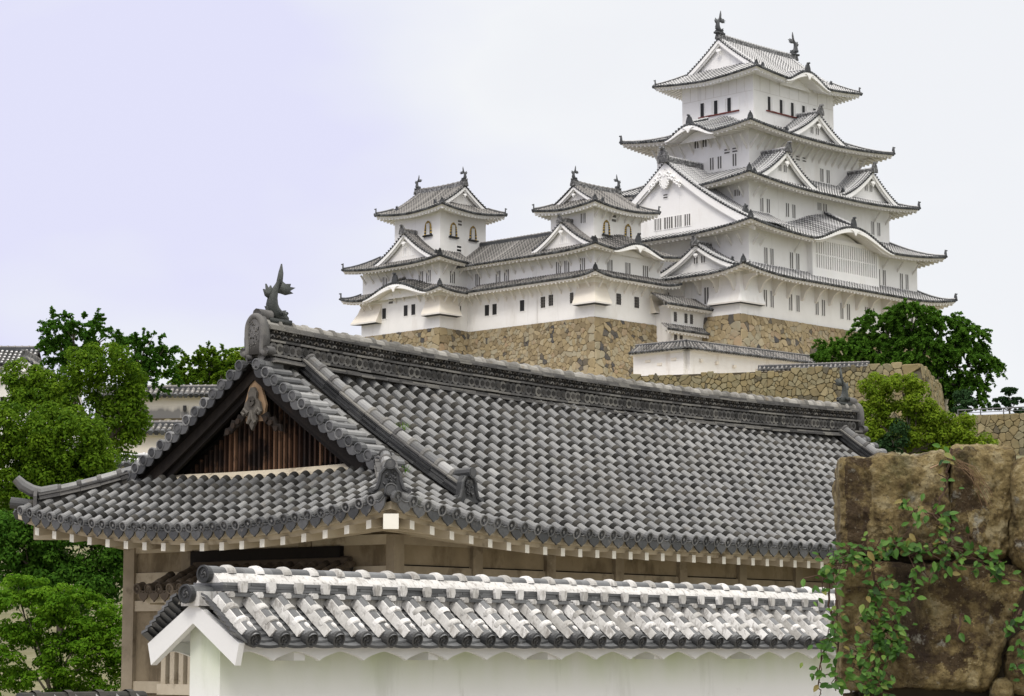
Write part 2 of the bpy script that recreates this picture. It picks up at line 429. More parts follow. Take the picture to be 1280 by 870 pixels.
def bar(mb, pts, w, h, m=0, mtop=0, rt=.1, joints=None, z0=-.1):
    """a ridge of stacked tiles along pts with a round cap row; joints = (spacing, material) adds mortar collars"""
    pts = [V(p) for p in pts]; rows = []; caps = []
    for i, p in enumerate(pts):
        d = pts[min(i + 1, len(pts) - 1)] - pts[max(i - 1, 0)]
        sd_ = d.cross(Z).normalized()
        rows.append([p - sd_ * w / 2 + Z * z0, p - sd_ * w / 2 + Z * h, p + sd_ * w / 2 + Z * h, p + sd_ * w / 2 + Z * z0])
        caps.append([p + Z * h + (sd_ * math.cos(a) + Z * math.sin(a)) * rt for a in lin(math.pi, 0, 6)])
    b = mb.strip(rows, m, .4); mb.strip(caps, mtop, .6)
    for e in (0, -1): mb.poly(rows[e], m, .3); mb.poly(caps[e], m, .3)
    if joints:
        L = 0
        for a, c in zip(pts, pts[1:]):
            seg = (c - a).length; d = (c - a).normalized(); sd_ = d.cross(Z).normalized()
            k = max(1, int(seg / joints[0]))
            for i in range(k):
                q = a + d * (i + .5) * seg / k
                mb.strip([[q + d * e + Z * h + (sd_ * math.cos(x) + Z * math.sin(x)) * rt * 1.25 for x in lin(math.pi * 1.15, -math.pi * .15, 6)]
                          for e in (-joints[2], joints[2])], joints[1], .8)
def oni(mb, p, out, s, m=0):
    """ogre tile: a stepped shield with a horned top that closes a ridge end"""
    out = V(out).normalized(); sd_ = out.cross(Z).normalized(); p = V(p)
    o = [(-.5, 0), (-.46, .35), (-.36, .62), (-.26, .85), (-.10, .98), (0, 1.22), (.10, .98), (.26, .85), (.36, .62), (.46, .35), (.5, 0)]
    mb.prism([p + sd_ * x * s + Z * y * s for x, y in o], out * .28 * s, m, .3)
    mb.tube([p + out * .1 * s + Z * 1.0 * s, p + out * .5 * s + Z * 1.08 * s], .13 * s, 6, m, .4)
def shachi(mb, p, f, s, m=0, n=8):
    """dolphin-fish ridge ornament: head down facing along f, body arching up to a forked tail"""
    f = V(f).normalized(); p = V(p); sd_ = f.cross(Z).normalized()
    q = lambda a, b, c=0: p + f * a * s + Z * b * s + sd_ * c * s
    mb.tube([q(.36, .07), q(.24, .11), q(.08, .14), q(-.05, .22), q(-.10, .36), (q(-.08, .52)), q(-.02, .67), q(.05, .80), q(.10, .92), q(.13, 1.02)],
            [.07 * s, .115 * s, .15 * s, .165 * s, .15 * s, .12 * s, .085 * s, .05 * s, .03 * s, .008 * s], n, m, .4, flat=.72)
    def fin(pts, th=.02):
        mb.prism([q(a, b, -th) for a, b in pts], sd_ * 2 * th * s, m, .6)
    fin([(.02, .62), (.16, .62), (.30, .60), (.52, .66), (.42, .70), (.58, .79), (.42, .79), (.44, .86), (.28, .84), (.16, .90), (.08, .80)])
    fin([(.00, .70), (.05, .90), (.10, 1.08), (.17, 1.26), (.21, 1.05), (.19, .86), (.10, .70)])
    fin([(-.16, .46), (-.30, .52), (-.36, .66), (-.28, .64), (-.29, .78), (-.20, .68), (-.15, .76), (-.06, .58)])
    fin([(-.16, .18), (-.30, .16), (-.27, .24), (-.31, .30), (-.20, .32), (-.14, .3)])
    for e in (-1, 1):
        mb.prism([q(.06, .12, e * .12), q(-.02, .10, e * .26), q(.02, .22, e * .28), q(.10, .24, e * .12)], f * .03 * s, m, .6)
        mb.tube([q(.26, .17, e * .05), q(.30, .22, e * .06)], .035 * s, 5, m, .7)
    mb.tube([q(.30, .02), q(.40, .03)], [.085 * s, .05 * s], n, m, .3)
    mb.box(q(.05, .0), f * .32 * s, sd_ * .14 * s, Z * .05 * s, m, .3)

def skirt(fr, c, lo, ea, up, zE, zU, lift, K, parent, mats, em, pitch=.40, sides='SWNE', kar=None, mr=None, depth=.32, hips=('SW', 'SE', 'NW', 'NE'),
          r=.115, label=None, nt_=5, boards=None):
    """one ring of eaves: lo = wall below, ea = eave, up = wall above (half sizes); returns wall-top functions"""
    rise = zU - zE; mb = MB(); eb = MB(); tops = {}; faces = {}
    Sx, Sy = ea[0] - up[0], ea[1] - up[1]
    for sd_ in sides:
        if sd_ in 'SN': D, S, A, Sc, lw = ea[1], Sy, ea[0], Sx, lo[1]
        else: D, S, A, Sc, lw = ea[0], Sx, ea[1], Sy, lo[0]
        bump, bs = (kar[sd_][0], kar[sd_][1]) if kar and sd_ in kar else (None, 0)
        P = roof_face(fr, c, sd_, D, S, A, Sc, zE, concave(rise, .8), lift, K, bump, bs)
        faces[sd_] = (P, A, Sc)
        rows_far(mb, P, spaced(A - .05, pitch), lambda u, A=A, Sc=Sc: (0.0, min(1.0, max(0.0, (A - abs(u)) / Sc))), r, nt_)
        tw = (D - lw) / S
        bd = (lambda u, bump=bump: .28 * min(1, bump(u) * 3)) if bump else None
        eaves(eb, P, A, Sc, tw, depth, board=bd, n=60 if bump else 28)
        tops[sd_] = (lambda v, P=P, tw=tw, A=A: P(max(-A, min(A, v)), tw).z - .16)
    ro = mb.build('roof', mats, parent)
    if label: ro['label'] = label
    eb.build('eaves', [em, mats[3]], ro)
    hb = MB()
    for hp in hips:
        a, b = hp
        if a not in faces or b not in faces: continue
        P, A, Sc = faces[a]; sg = {'W': -1, 'E': 1}[b]
        pts = [P(sg * (A - t * Sc), t) for t in lin(.03, 1, 6)]
        hb = MB()
        bar(hb, pts, .26, .22, 0, 1, .12)
        oni(hb, pts[0] + Z * .12, pts[0] - pts[1], .62)
        hb.tube([pts[0], pts[0] + (pts[0] - pts[1]).normalized() * .3 + Z * .12], .13, 6, 0, .3)
        hb.build('hip_ridge', [mats[3], mr or mats[3]], ro)
    return ro, tops, faces
def wall_box(fr, c, hx, hy, z0, tops, parent, mat, name='wall', sides='SWNE', n=40):
    mb = MB()
    for sd_ in sides:
        ox, oy = SIDES[sd_]; A, D = (hx, hy) if ox == 0 else (hy, hx)
        axx, axy = (1, 0) if ox == 0 else (0, 1)
        us = lin(-A, A, n)
        f = tops[sd_] if isinstance(tops, dict) else (lambda v: tops)
        lo_ = [fr.p(c[0] + axx * u + ox * D, c[1] + axy * u + oy * D, z0) for u in us]
        hi_ = [fr.p(c[0] + axx * u + ox * D, c[1] + axy * u + oy * D, f(u)) for u in us]
        mb.strip([lo_, hi_] if ox + oy < 0 else [hi_, lo_], 0, .5)
    return mb.build(name, [mat], parent)

def gable_end(fr, curveL, curveR, outv, zbase, parent, mats, bw=.5, setb=.7, geg=.8, wallmat=None, board_t=.16, windows=None, big=False, pitch=.36, vt=.10, nose=.5):
    """closes a gable: plastered wall, double barge boards, pendant and a row of verge tiles; curveX(t): verge line, foot (0) to apex (1)"""
    outv = V(outv).normalized(); sd_ = outv.cross(Z).normalized()
    gb = MB()
    n = 14
    L = [curveL(i / n) for i in range(n + 1)]; Rr = [curveR(i / n) for i in range(n + 1)]
    off = -outv * setb
    base = []
    top = [p + off - Z * .25 for p in L] + [p + off - Z * .25 for p in Rr[::-1][1:]]
    for p in top: base.append(V((p.x, p.y, min(zbase, p.z))))
    gb.strip([base, top], 0, .55)
    g = gb.build('gable', [wallmat or mats[0]], parent)
    bb = MB()
    for C in (L, Rr):
        for k, (o0, d0, d1, th) in enumerate(((.0, .10, .10 + bw, board_t), (-.16, .12 + bw, .12 + bw * 1.45, board_t))):
            rows = []
            for i, p in enumerate(C):
                w = .55 + .45 * min(1, i / (n * .5))
                a = p + outv * o0
                rows.append([a - Z * d0, a - Z * (d0 + (d1 - d0) * (1.15 if big else 1) * (1.25 - .25 * i / n)), a - outv * th - Z * (d0 + (d1 - d0) * (1.25 - .25 * i / n)), a - outv * th - Z * d0])
            bb.strip(rows, 0, .7, closed=True)
            bb.poly(rows[0], 0, .6)
    bb.build('barge_board', [mats[1]], g)
    if geg:
        pb = MB(); s = geg
        ap = L[-1] - Z * (.15 + bw * (1.35 if big else 2.0) + (.25 if big else .45) * geg) + outv * (.05 if big else -.1)
        o = [(-.12, .25), (-.34, .16), (-.46, -.04), (-.36, -.18), (-.24, -.14), (-.22, -.34), (-.10, -.48), (0, -.62)]
        if big:
            o = [(-.16, .25), (-.28, -.1), (-.34, -.5), (-.30, -.9), (-.16, -1.1), (0, -1.3)]
            for e in (-1, 1):
                for (x, y, r_) in ((.42, -.08, .26), (.62, -.36, .22), (.88, -.48, .25), (1.12, -.76, .20), (1.38, -.92, .23), (1.60, -1.20, .15), (.40, -.55, .2), (.34, -.85, .18), (.2, -1.08, .16)):
                    pb.tube([ap + sd_ * e * (x + r_ * .62 * math.cos(a_)) * s + Z * (y + r_ * .62 * math.sin(a_)) * s + outv * .10 for a_ in lin(0, 5.2, 9)], r_ * .34 * s, 6, 0, .8)
                    pb.tube([ap + sd_ * e * x * s + Z * y * s + outv * o_ for o_ in (.0, .09)], r_ * .8 * s, 8, 0, .3)
        pts = [(x, y) for x, y in o] + [(-x, y) for x, y in o[::-1][1:]]
        pb.prism([ap + sd_ * x * s + Z * y * s for x, y in pts], outv * .12, 0, .6)
        pb.prism([ap + outv * .12 + sd_ * x * s * .16 + Z * (y * .16 - .12) * s for x, y in [(math.cos(a), math.sin(a)) for a in lin(0, 2 * math.pi, 6)[:-1]]], outv * .08, 0, .9)
        pb.build('pendant', [mats[1]], g)
    vb = MB()
    for C, tt in ((L, 1), (Rr, -1)):
        ln = [0]
        for a, b in zip(C, C[1:]): ln.append(ln[-1] + (b - a).length)
        k = int(ln[-1] / pitch)
        for i in range(k):
            s_ = (i + .5) * ln[-1] / k
            j = max(q for q in range(n) if ln[q] <= s_)
            f = (s_ - ln[j]) / (ln[j + 1] - ln[j]); p = C[j].lerp(C[j + 1], f)
            vb.tube([p - outv * nose + Z * .04, p + outv * .10 + Z * .04], vt, 6, 0, rng.random())
        bar(vb, [p - outv * nose for p in C], .24, .14, 0, 1, .10)
    vb.build('verge_tiles', [mats[3], mats[2]], g)
    return g
def dormer(fr, c, side, uc, front, back, hw, zf, za, parent, mats, tmats, geg=.8, bw=.42, setb=.7, a=.62, big=False, pitch=.4, ridge_h=.35, rs=.75, nt_=6, kick=True):
    """a triangular dormer gable; front/back = distances from the centre along side"""
    ox, oy = SIDES[side]; axx, axy = (1, 0) if ox == 0 else (0, 1)
    h = concave(za - zf, a)
    mb = MB()
    def mkP(sg):
        def P(v, t):
            return fr.p(c[0] + axx * (uc + sg * hw * (1 - t)) + ox * v, c[1] + axy * (uc + sg * hw * (1 - t)) + oy * v, zf + h(t))
        return P
    for sg in (-1, 1):
        P = mkP(sg)
        k = max(2, int((front - back) / pitch)); q = (front - back) / k
        rows_far(mb, P, [back + q * (i + .5) for i in range(k)], lambda u: (0.0, 1.0), .115, nt_, disc=False)
    ro = mb.build('dormer_roof', tmats, parent)
    rb = MB()
    rp = [mkP(1)(v, 1) for v in lin(back, front + .05, 5)]
    bar(rb, rp, .30, ridge_h, 0, 1, .14, joints=(.45, 1, .07))
    outv = fr.d(ox, oy)
    oni(rb, rp[-1] - Z * .15, outv, rs)
    rb.build('ridge', [M['ridge_mix'] if tmats[3] is M['dark_tile'] else tmats[3], tmats[1]], ro)
    for sg in (-1, 1):     # the two ridges that run down beside the verge
        pts = [mkP(sg)(front - .95, t) for t in lin(.16, .96, 6)]
        rb = MB(); bar(rb, pts, .22, .14, 0, 1, .1, joints=(.42, 1, .08))
        oni(rb, pts[0] + Z * .02, pts[0] - pts[1], rs * .6); rb.build('verge_ridge', [tmats[3], tmats[1]], ro)
    PL, PR = mkP(-1), mkP(1)
    gable_end(fr, lambda t: PL(front, t), lambda t: PR(front, t), outv, zf - .6, ro, [mats[0], mats[1], tmats[1], tmats[3]], bw=bw, setb=setb, geg=geg, big=big)
    return ro
def irimoya(fr, c, axis, eL, eS, Lg, zE, zR, lift, K, parent, mats, tmats, kar=None, wallh=None, pitch=.36, r=.11, fish=1.0, geg=.6, bw=.35, depth=.32, ridge_h=.45):
    """hip-and-gable roof: axis = direction of the ridge, eL/eS = half eave lengths along/across it, Lg = half ridge to the verge"""
    long_s, end_s = (('S', 'N'), ('W', 'E')) if axis == 'x' else (('W', 'E'), ('S', 'N'))
    rise = zR - zE; h = concave(rise, .78); D = eS
    mb, eb = MB(), MB(); F = {}
    T = (eL - Lg + .75) / D
    for sd_ in long_s:
        bump, bs = (kar[sd_] if kar and sd_ in kar else (None, 0))
        P = roof_face(fr, c, sd_, D, D, eL, D, zE, h, lift, K, bump, bs); F[sd_] = P
        rows_far(mb, P, spaced(eL - .05, pitch), lambda u: (0.0, 1.0 if abs(u) <= Lg else (eL - abs(u)) / D), r, 9)
        eaves(eb, P, eL, D, (D - wallh[1]) / D, depth, board=(lambda u, bump=bump: .25 * min(1, bump(u) * 3)) if bump else None, n=60 if bump else 28, rafters=.5)
    for sd_ in end_s:
        bump, bs = (kar[sd_] if kar and sd_ in kar else (None, 0))
        P = roof_face(fr, c, sd_, eL, D, eS, D, zE, h, lift, K, bump, bs); F[sd_] = P
        rows_far(mb, P, spaced(eS - .05, pitch), lambda u: (0.0, min(T, max(0, (eS - abs(u)) / D))), r, 5)
        eaves(eb, P, eS, D, (eL - wallh[0]) / D, depth, rafters=.5)
    ro = mb.build('roof', tmats, parent)
    eb.build('eaves', [mats[1], tmats[3]], ro)
    rb = MB()
    t0 = (eL - Lg) / D
    PA, PB = F[long_s[0]], F[long_s[1]]
    for sg in (-1, 1):
        for P in (PA, PB):
            pts = [P(sg * (eL - t * D), t) for t in lin(.04, t0, 5)]
            rb = MB(); bar(rb, pts, .22, .2, 0, 1, .1)
            oni(rb, pts[0] + Z * .1, pts[0] - pts[1], .5)
            rb.tube([pts[0], pts[0] + (pts[0] - pts[1]).normalized() * .3 + Z * .15], .1, 6, 0, .3); rb.build('hip_ridge', [tmats[3], tmats[1]], ro)
            pts = [P(sg * (Lg - .8), t) for t in lin(.26, .97, 6)]
            rb = MB(); bar(rb, pts, .22, .16, 0, 1, .1, joints=(.42, 1, .08))
            oni(rb, pts[0], pts[0] - pts[1], .5); rb.build('verge_ridge', [tmats[3], tmats[1]], ro)
        vx = {'x': ((-1, 0), (1, 0)), 'y': ((0, -1), (0, 1))}[axis][0 if sg < 0 else 1]
        outv = fr.d(*vx)
        gable_end(fr, lambda t: PA(sg * Lg, t0 + (1 - t0) * t), lambda t: PB(sg * Lg, t0 + (1 - t0) * t), outv, zE + h(T) - .5, ro,
                  [mats[0], mats[1], tmats[1], tmats[3]], bw=bw, setb=.55, geg=geg)
    pts = [PA(u, 1) + Z * (.12 * (u / Lg) ** 2) for u in lin(-Lg, Lg, 10)]; rb = MB()
    bar(rb, pts, .34, ridge_h, 0, 1, .15, joints=(.42, 1, .07))
    for e, o_ in ((0, pts[0] - pts[1]), (-1, pts[-1] - pts[-2])):
        oni(rb, pts[e] - Z * .15, o_, .65)
    rb.build('ridge', [M['ridge_mix'], tmats[1]], ro)
    if fish:
        for e, o_ in ((0, pts[1] - pts[0]), (-1, pts[-2] - pts[-1])):
            fb = MB(); shachi(fb, pts[e] + Z * (ridge_h + .1) + V(o_).normalized() * .15, o_, fish)
            fb.build('roof_fish', [M['dark_tile']], ro, True)
    return ro, F

# ------------------------------------------------------------------ windows and brackets (copied parts)
WCACHE = {}
def win_mesh(kind, w, h, wallm):
    key = (kind, round(w, 2), round(h, 2), wallm.name)
    if key in WCACHE: return WCACHE[key]
    f, b = MB(), MB()
    X, Y_ = V((1, 0, 0)), V((0, -1, 0))      # local: x along the wall, -y outwards
    dark = 1
    f.box((0, -.012, 0), X * w / 2, Y_ * .01, Z * h / 2, 0 if kind == 'plain' else 1, .2)
    fw = .07
    for sx in (-1, 1): f.box((sx * (w / 2 + fw / 2), -.02, 0), X * fw / 2, Y_ * .03, Z * (h / 2 + fw), 0, .6)
    for sz in (-1, 1): f.box((0, -.02, sz * (h / 2 + fw / 2)), X * w / 2, Y_ * .028, Z * fw / 2, 0, .6)
    if kind == 'bars':
        k = max(1, int(round(w / .27)) - 1)
        for i in range(1, k + 1):
            b.box((-w / 2 + w * i / (k + 1), -.032, 0), X * .05, Y_ * .012, Z * h / 2, 0, .7)
    elif kind == 'grid':
        for i in (1, 2): b.box((-w / 2 + w * i / 3, -.05, 0), X * .035, Y_ * .03, Z * h / 2, 0, .4)
        for i in (1, 2, 3): b.box((0, -.052, -h / 2 + h * i / 4), X * w / 2, Y_ * .02, Z * .03, 0, .4)
    elif kind == 'vent':
        b.box((0, -.05, 0), X * w / 2, Y_ * .03, Z * h * .12, 0, .6)
    WCACHE[key] = (f, b, key); return WCACHE[key]
WMESH = {}
def window(fr, side, u, D, z, w, h, kind, parent, wallm=None, c=(0, 0), label=None, grey=False):
    wallm = wallm or M['plaster']
    f, b, key = win_mesh(kind, w, h, wallm); key = key + (grey,)
    if key not in WMESH:
        me = []
        for q, nm in ((f, 'window'), (b, 'bars')):
            if not q.v: me.append(None); continue
            o = q.build(nm, [wallm if nm == 'window' or kind != 'grid' else M['win_grey'], M['win_grey'] if grey else M['win_dark']]); me.append(o.data); bpy.data.objects.remove(o)
        WMESH[key] = me
    me = WMESH[key]
    ox, oy = SIDES[side]; axx, axy = (1, 0) if ox == 0 else (0, 1)
    p = fr.p(c[0] + axx * u + ox * D, c[1] + axy * u + oy * D, z)
    o = bpy.data.objects.new('window', me[0]); COL.objects.link(o); o.parent = parent
    o.location = p - root_loc(parent)
    outv = fr.d(ox, oy)
    o.rotation_euler = (0, 0, math.atan2(outv.x, -outv.y))
    if label: o['label'] = label
    if me[1]:
        q = bpy.data.objects.new('bars', me[1]); COL.objects.link(q); q.parent = o
    return o
BMESH = {}
def bracket(fr, side, u, D, z, kind, parent, c=(0, 0), mat=None, s=1.0):
    """plastered eave bracket: z = its top under the soffit"""
    mat = mat or M['eave_white']; key = (kind, mat.name, s)
    if key not in BMESH:
        b = MB()
        if kind == 'arm':
            o = [(0, 0), (-1.75, 0), (-1.75, -.28), (-1.2, -.42), (-.75, -.75), (-.45, -1.25), (-.3, -1.6), (0, -1.75)]
            b.prism([(-.13, y * s, zz * s) for y, zz in o], (.26, 0, 0), 0, .6)
        else:
            o = [(0, -1.15), (-.95, -.06), (-.75, 0), (0, -.86)]
            b.prism([(-.065, y * s, zz * s) for y, zz in o], (.13, 0, 0), 0, .7)
        ob = b.build('bracket', [mat]); BMESH[key] = ob.data; bpy.data.objects.remove(ob)
    ox, oy = SIDES[side]; axx, axy = (1, 0) if ox == 0 else (0, 1)
    o = bpy.data.objects.new('bracket', BMESH[key]); COL.objects.link(o); o.parent = parent
    o.location = fr.p(c[0] + axx * u + ox * D, c[1] + axy * u + oy * D, z) - root_loc(parent)
    outv = fr.d(ox, oy)
    o.rotation_euler = (0, 0, math.atan2(outv.x, -outv.y))
    return o
# ------------------------------------------------------------------ masonry of fitted stones
def clip_poly(poly, px, py, nx, ny):
    outp = []; k = len(poly)
    for i in range(k):
        a, b = poly[i], poly[(i + 1) % k]
        da = (a[0] - px) * nx + (a[1] - py) * ny; db = (b[0] - px) * nx + (b[1] - py) * ny
        if da <= 0: outp.append(a)
        if (da < 0 < db) or (db < 0 < da):
            t = da / (da - db); outp.append((a[0] + (b[0] - a[0]) * t, a[1] + (b[1] - a[1]) * t))
    return outp
def stone_face(mb, A, B, H, outn, cw, ch, seed, bat=(.1, .012), m0=0, m1=0, gap=.035, bulge=.12, drop=.15, quoin=None, dark=.06, topjit=0.0):
    r = random.Random(seed); A = V(A); B = V(B); L = (B - A).length; d = (B - A).normalized(); outn = V(outn)
    bt = lambda v: bat[0] * v + bat[1] * v * v
    def mp_(u, v, w):
        return A + d * (u - m0 * bt(v) * (1 - u / L) + m1 * bt(v) * u / L) + outn * (bt(v) + w) - Z * v
    pts = []
    nv = max(1, int(H / ch)); nu = max(1, int(L / cw))
    for j in range(nv):
        for i in range(nu):
            if r.random() < drop: continue
            u = (i + .5 + (.5 if j % 2 else 0) + r.uniform(-.36, .36)) * L / nu; v = (j + .5 + r.uniform(-.34, .34)) * H / nv
            if 0 < u < L: pts.append((u, v))
    if quoin:                     # long squared blocks, alternating, at an outer corner
        q_w, q_h = quoin
        keep = []
        for p in pts:
            if (m0 == 1 and p[0] < q_w * .8) or (m1 == 1 and p[0] > L - q_w * .8): continue
            keep.append(p)
        pts = keep
        for j in range(int(H / q_h) + 1):
            w = q_w * (.55 if j % 2 else .32)
            if m0 == 1: pts.append((w, (j + .5) * q_h))
            if m1 == 1: pts.append((L - q_w * .87 + w, (j + .5) * q_h))
    pts += [(p[0] + r.choice((-1, 1)) * cw * r.uniform(.3, .55), p[1] + r.uniform(-.5, .5) * ch) for p in list(pts) if r.random() < .45]
    pts = [p for p in pts if 0 < p[0] < L and 0 < p[1] < H]
    mxd = 3.2 * max(cw, ch)
    for i, (u, v) in enumerate(pts):
        tj = r.uniform(-topjit, topjit)
        poly = [(0, tj * (v < ch)), (L, tj * (v < ch)), (L, H), (0, H)]
        near = [(q, (q[0] - u) ** 2 + (q[1] - v) ** 2) for k, q in enumerate(pts) if k != i and abs(q[0] - u) < mxd and abs(q[1] - v) < mxd]
        near.sort(key=lambda x: x[1])
        for q, _ in near[:18]:
            poly = clip_poly(poly, (q[0] + u) / 2, (q[1] + v) / 2, q[0] - u, q[1] - v)
            if len(poly) < 3: break
        if len(poly) < 3: continue
        cx = sum(p[0] for p in poly) / len(poly); cy = sum(p[1] for p in poly) / len(poly)
        rad = sum(math.hypot(p[0] - cx, p[1] - cy) for p in poly) / len(poly)
        # chop sharp corners
        q2 = []
        k = len(poly)
        for a in range(k):
            p, n_ = poly[a], poly[(a + 1) % k]
            q2.append((p[0] * .86 + n_[0] * .14, p[1] * .86 + n_[1] * .14)); q2.append((p[0] * .14 + n_[0] * .86, p[1] * .14 + n_[1] * .86))
        q3 = []
        for a in range(len(q2)):
            p, n_ = q2[a], q2[(a + 1) % len(q2)]; q3.append(p)
            ex, ey = n_[0] - p[0], n_[1] - p[1]; el = math.hypot(ex, ey)
            if el > .16:
                for f in (.33, .67):
                    j = r.uniform(-.075, .045) * el; q3.append((p[0] + ex * f - ey / el * j, p[1] + ey * f + ex / el * j))
        q2 = q3
        s0 = 1 - gap / rad
        ta, tb = r.uniform(-.12, .12), r.uniform(-.12, .12)
        b = bulge * r.uniform(.6, 1.2)
        rings = []
        for sc, w in ((s0, -.05), (s0 * .97, b * .55), (s0 * .82, b)):
            rings.append([mp_(cx + (p[0] - cx) * sc, cy + (p[1] - cy) * sc, w + (ta * (p[0] - cx) + tb * (p[1] - cy)) * (w > 0) + r.uniform(-.02, .02) * (w > 0)) for p in q2])
        tn = r.uniform(.0, .10) if r.random() < dark else r.uniform(.22, .98)
        base = mb.strip(rings, 0, tn, closed=True)
        mb.face([base[-1] + j for j in range(len(q2))], 0, tn)
    rows = [[mp_(u, v, -.04) for u in lin(0, L, 12)] for v in lin(0, H, 8)]
    mb.strip(rows, 1, .4)
def flare(mb, fr, side, u0, u1, D, zt, zb, o, m0=0, m1=0, m=0):
    """stone-dropping bay: the wall flares outwards towards a slotted bottom"""
    ox, oy = SIDES[side]; axx, axy = (1, 0) if ox == 0 else (0, 1)
    q = lambda u, dd, z: fr.p(axx * u + ox * dd, axy * u + oy * dd, z)
    prof = [(D, zt), (D + o * .35, zt - (zt - zb) * .45), (D + o, zb), (D + o, zb - .16), (D - .02, zb - .2)]
    a = [q(u0 - m0 * (dd - D), dd, z) for dd, z in prof]; b = [q(u1 + m1 * (dd - D), dd, z) for dd, z in prof]
    cols = [m, m, 1, 2]
    for i in range(4): mb.poly([a[i], b[i], b[i + 1], a[i + 1]], cols[i], .6)
    if not m0: mb.poly(a, m, .5)
    if not m1: mb.poly(b[::-1], m, .5)

# ------------------------------------------------------------------ ground
gb = MB()
xs = lin(-160, 200, 60); ys = [-40, -10, 5, 15, 25, 35, 45] + lin(55, 420, 40) + [600, 1200, 3000]
def ground_z(x, y):
    z = max(0.0, y - 45) * .115
    return min(z, 25.5) + (mnoise.noise(V((x * .05, y * .05, 0))) * .6 if y > 45 else 0)
gb.strip([[V((x * (1 if y < 500 else 6), y, ground_z(x, y))) for x in xs] for y in ys], 0, .5)
structure(gb.build('ground', [M['grass']], None, True))
gv = MB(); gv.strip([[V((x, y, .006)) for x in lin(-60, 60, 12)] for y in lin(-39, 44, 10)], 0, .5)
structure(gv.build('gravel_yard', [M['gravel']]))
tb = MB()
ter = [(11, 225.5), (23.3, 221.4), (36.4, 217.4), (40.8, 232.4), (47, 255), (57, 290), (57, 330), (-60, 330), (-26, 262)]
tb.prism([V((x, y, 15)) for x, y in ter], (0, 0, 12.0), 0, .3)
structure(tb.build('terrace_ground', [M['earth']]))
ub = MB()
ub.prism([V((x, y, 8)) for x, y in [(36.5, 201.2), (41.9, 197.2), (70, 180), (90, 240), (52, 240), (41.5, 231)]], (0, 0, 13.0), 0, .3)
structure(ub.build('upper_ground', [M['grass']]))

# ------------------------------------------------------------------ main keep
TH = R(43.92)
K = Frame(27.8, 270, TH)
KT = [M['keep_tile'], M['keep_side'], M['keep_pan'], M['dark_tile']]
KM = [M['plaster'], M['plaster'], M['keep_side'], M['dark_tile']]
keep = thing('castle_keep', 'tall white castle keep with five tiers of roofs, highest building on the hill', 'castle keep', K.p(0, 0, 36))
Wl = [(17.3, 10.8), (15.3, 10.5), (12.75, 8.6), (10.0, 6.5), (7.3, 5.05)]
Ev = [(19.35, 12.95), (17.84, 12.8), (15.56, 10.9), (13.16, 9.22)]
zE = [40.62, 45.42, 51.0, 57.25]; zU = [42.1, 47.55, 53.5, 59.2]; lf = [.75, .8, .75, .7]
k2 = kara(.3, 7.3, 2.0); k4 = kara(-.7, 3.4, 1.3); k5 = kara(-.4, 4.0, 1.45)
kar = [None, {'S': (k2, None)}, None, {'W': (k4, None), 'E': (k4, None)}]
kr = [None] * 4; tops = []
for i in range(4):
    ro, tp, fc = skirt(K, (0, 0), Wl[i], Ev[i], Wl[i + 1], zE[i], zU[i], lf[i], 2.2, keep, KT, M['eave_white'], kar=kar[i], mr=M['keep_side'])
    tops.append(tp); kr[i] = fc
zf = [36.4, 41.2, 46.6, 52.6, 58.3]
for i in range(4): wall_box(K, (0, 0), Wl[i][0], Wl[i][1], zf[i], tops[i], keep, M['plaster'])
wall_box(K, (0, 0), 7.3, 5.05, zf[4], 64.9, keep, M['plaster'])
irimoya(K, (0, 0), 'x', 9.68, 7.44, 7.05, 64.05, 69.35, .62, 1.3, keep, KM, KT, kar={'S': (k5, .5), 'N': (k5, .5)}, wallh=(7.3, 5.05), fish=2.1, geg=.75, bw=.42)
# gables
dormer(K, (0, 0), 'W', 0, 16.35, 9.4, 12.0, 46.35, 54.1, keep, KM, KT, geg=1.35, bw=.62, setb=.45, big=True, rs=1.5, ridge_h=.6, a=.70, nt_=10)
dormer(K, (0, 0), 'W', -5.4, 17.9, 14.8, 4.9, 41.7, 44.25, keep, KM, KT, geg=.6, bw=.34, rs=.95)
dormer(K, (0, 0), 'S', -7.85, 10.0, 6.3, 5.25, 51.75, 55.1, keep, KM, KT, geg=.75, bw=.4, rs=1.0)
dormer(K, (0, 0), 'S', 7.85, 10.0, 6.3, 5.25, 51.75, 55.1, keep, KM, KT, geg=.75, bw=.4, rs=1.0)
dormer(K, (0, 0), 'S', .4, 8.2, 4.9, 5.5, 57.75, 60.75, keep, KM, KT, geg=.7, bw=.4, rs=1.0)
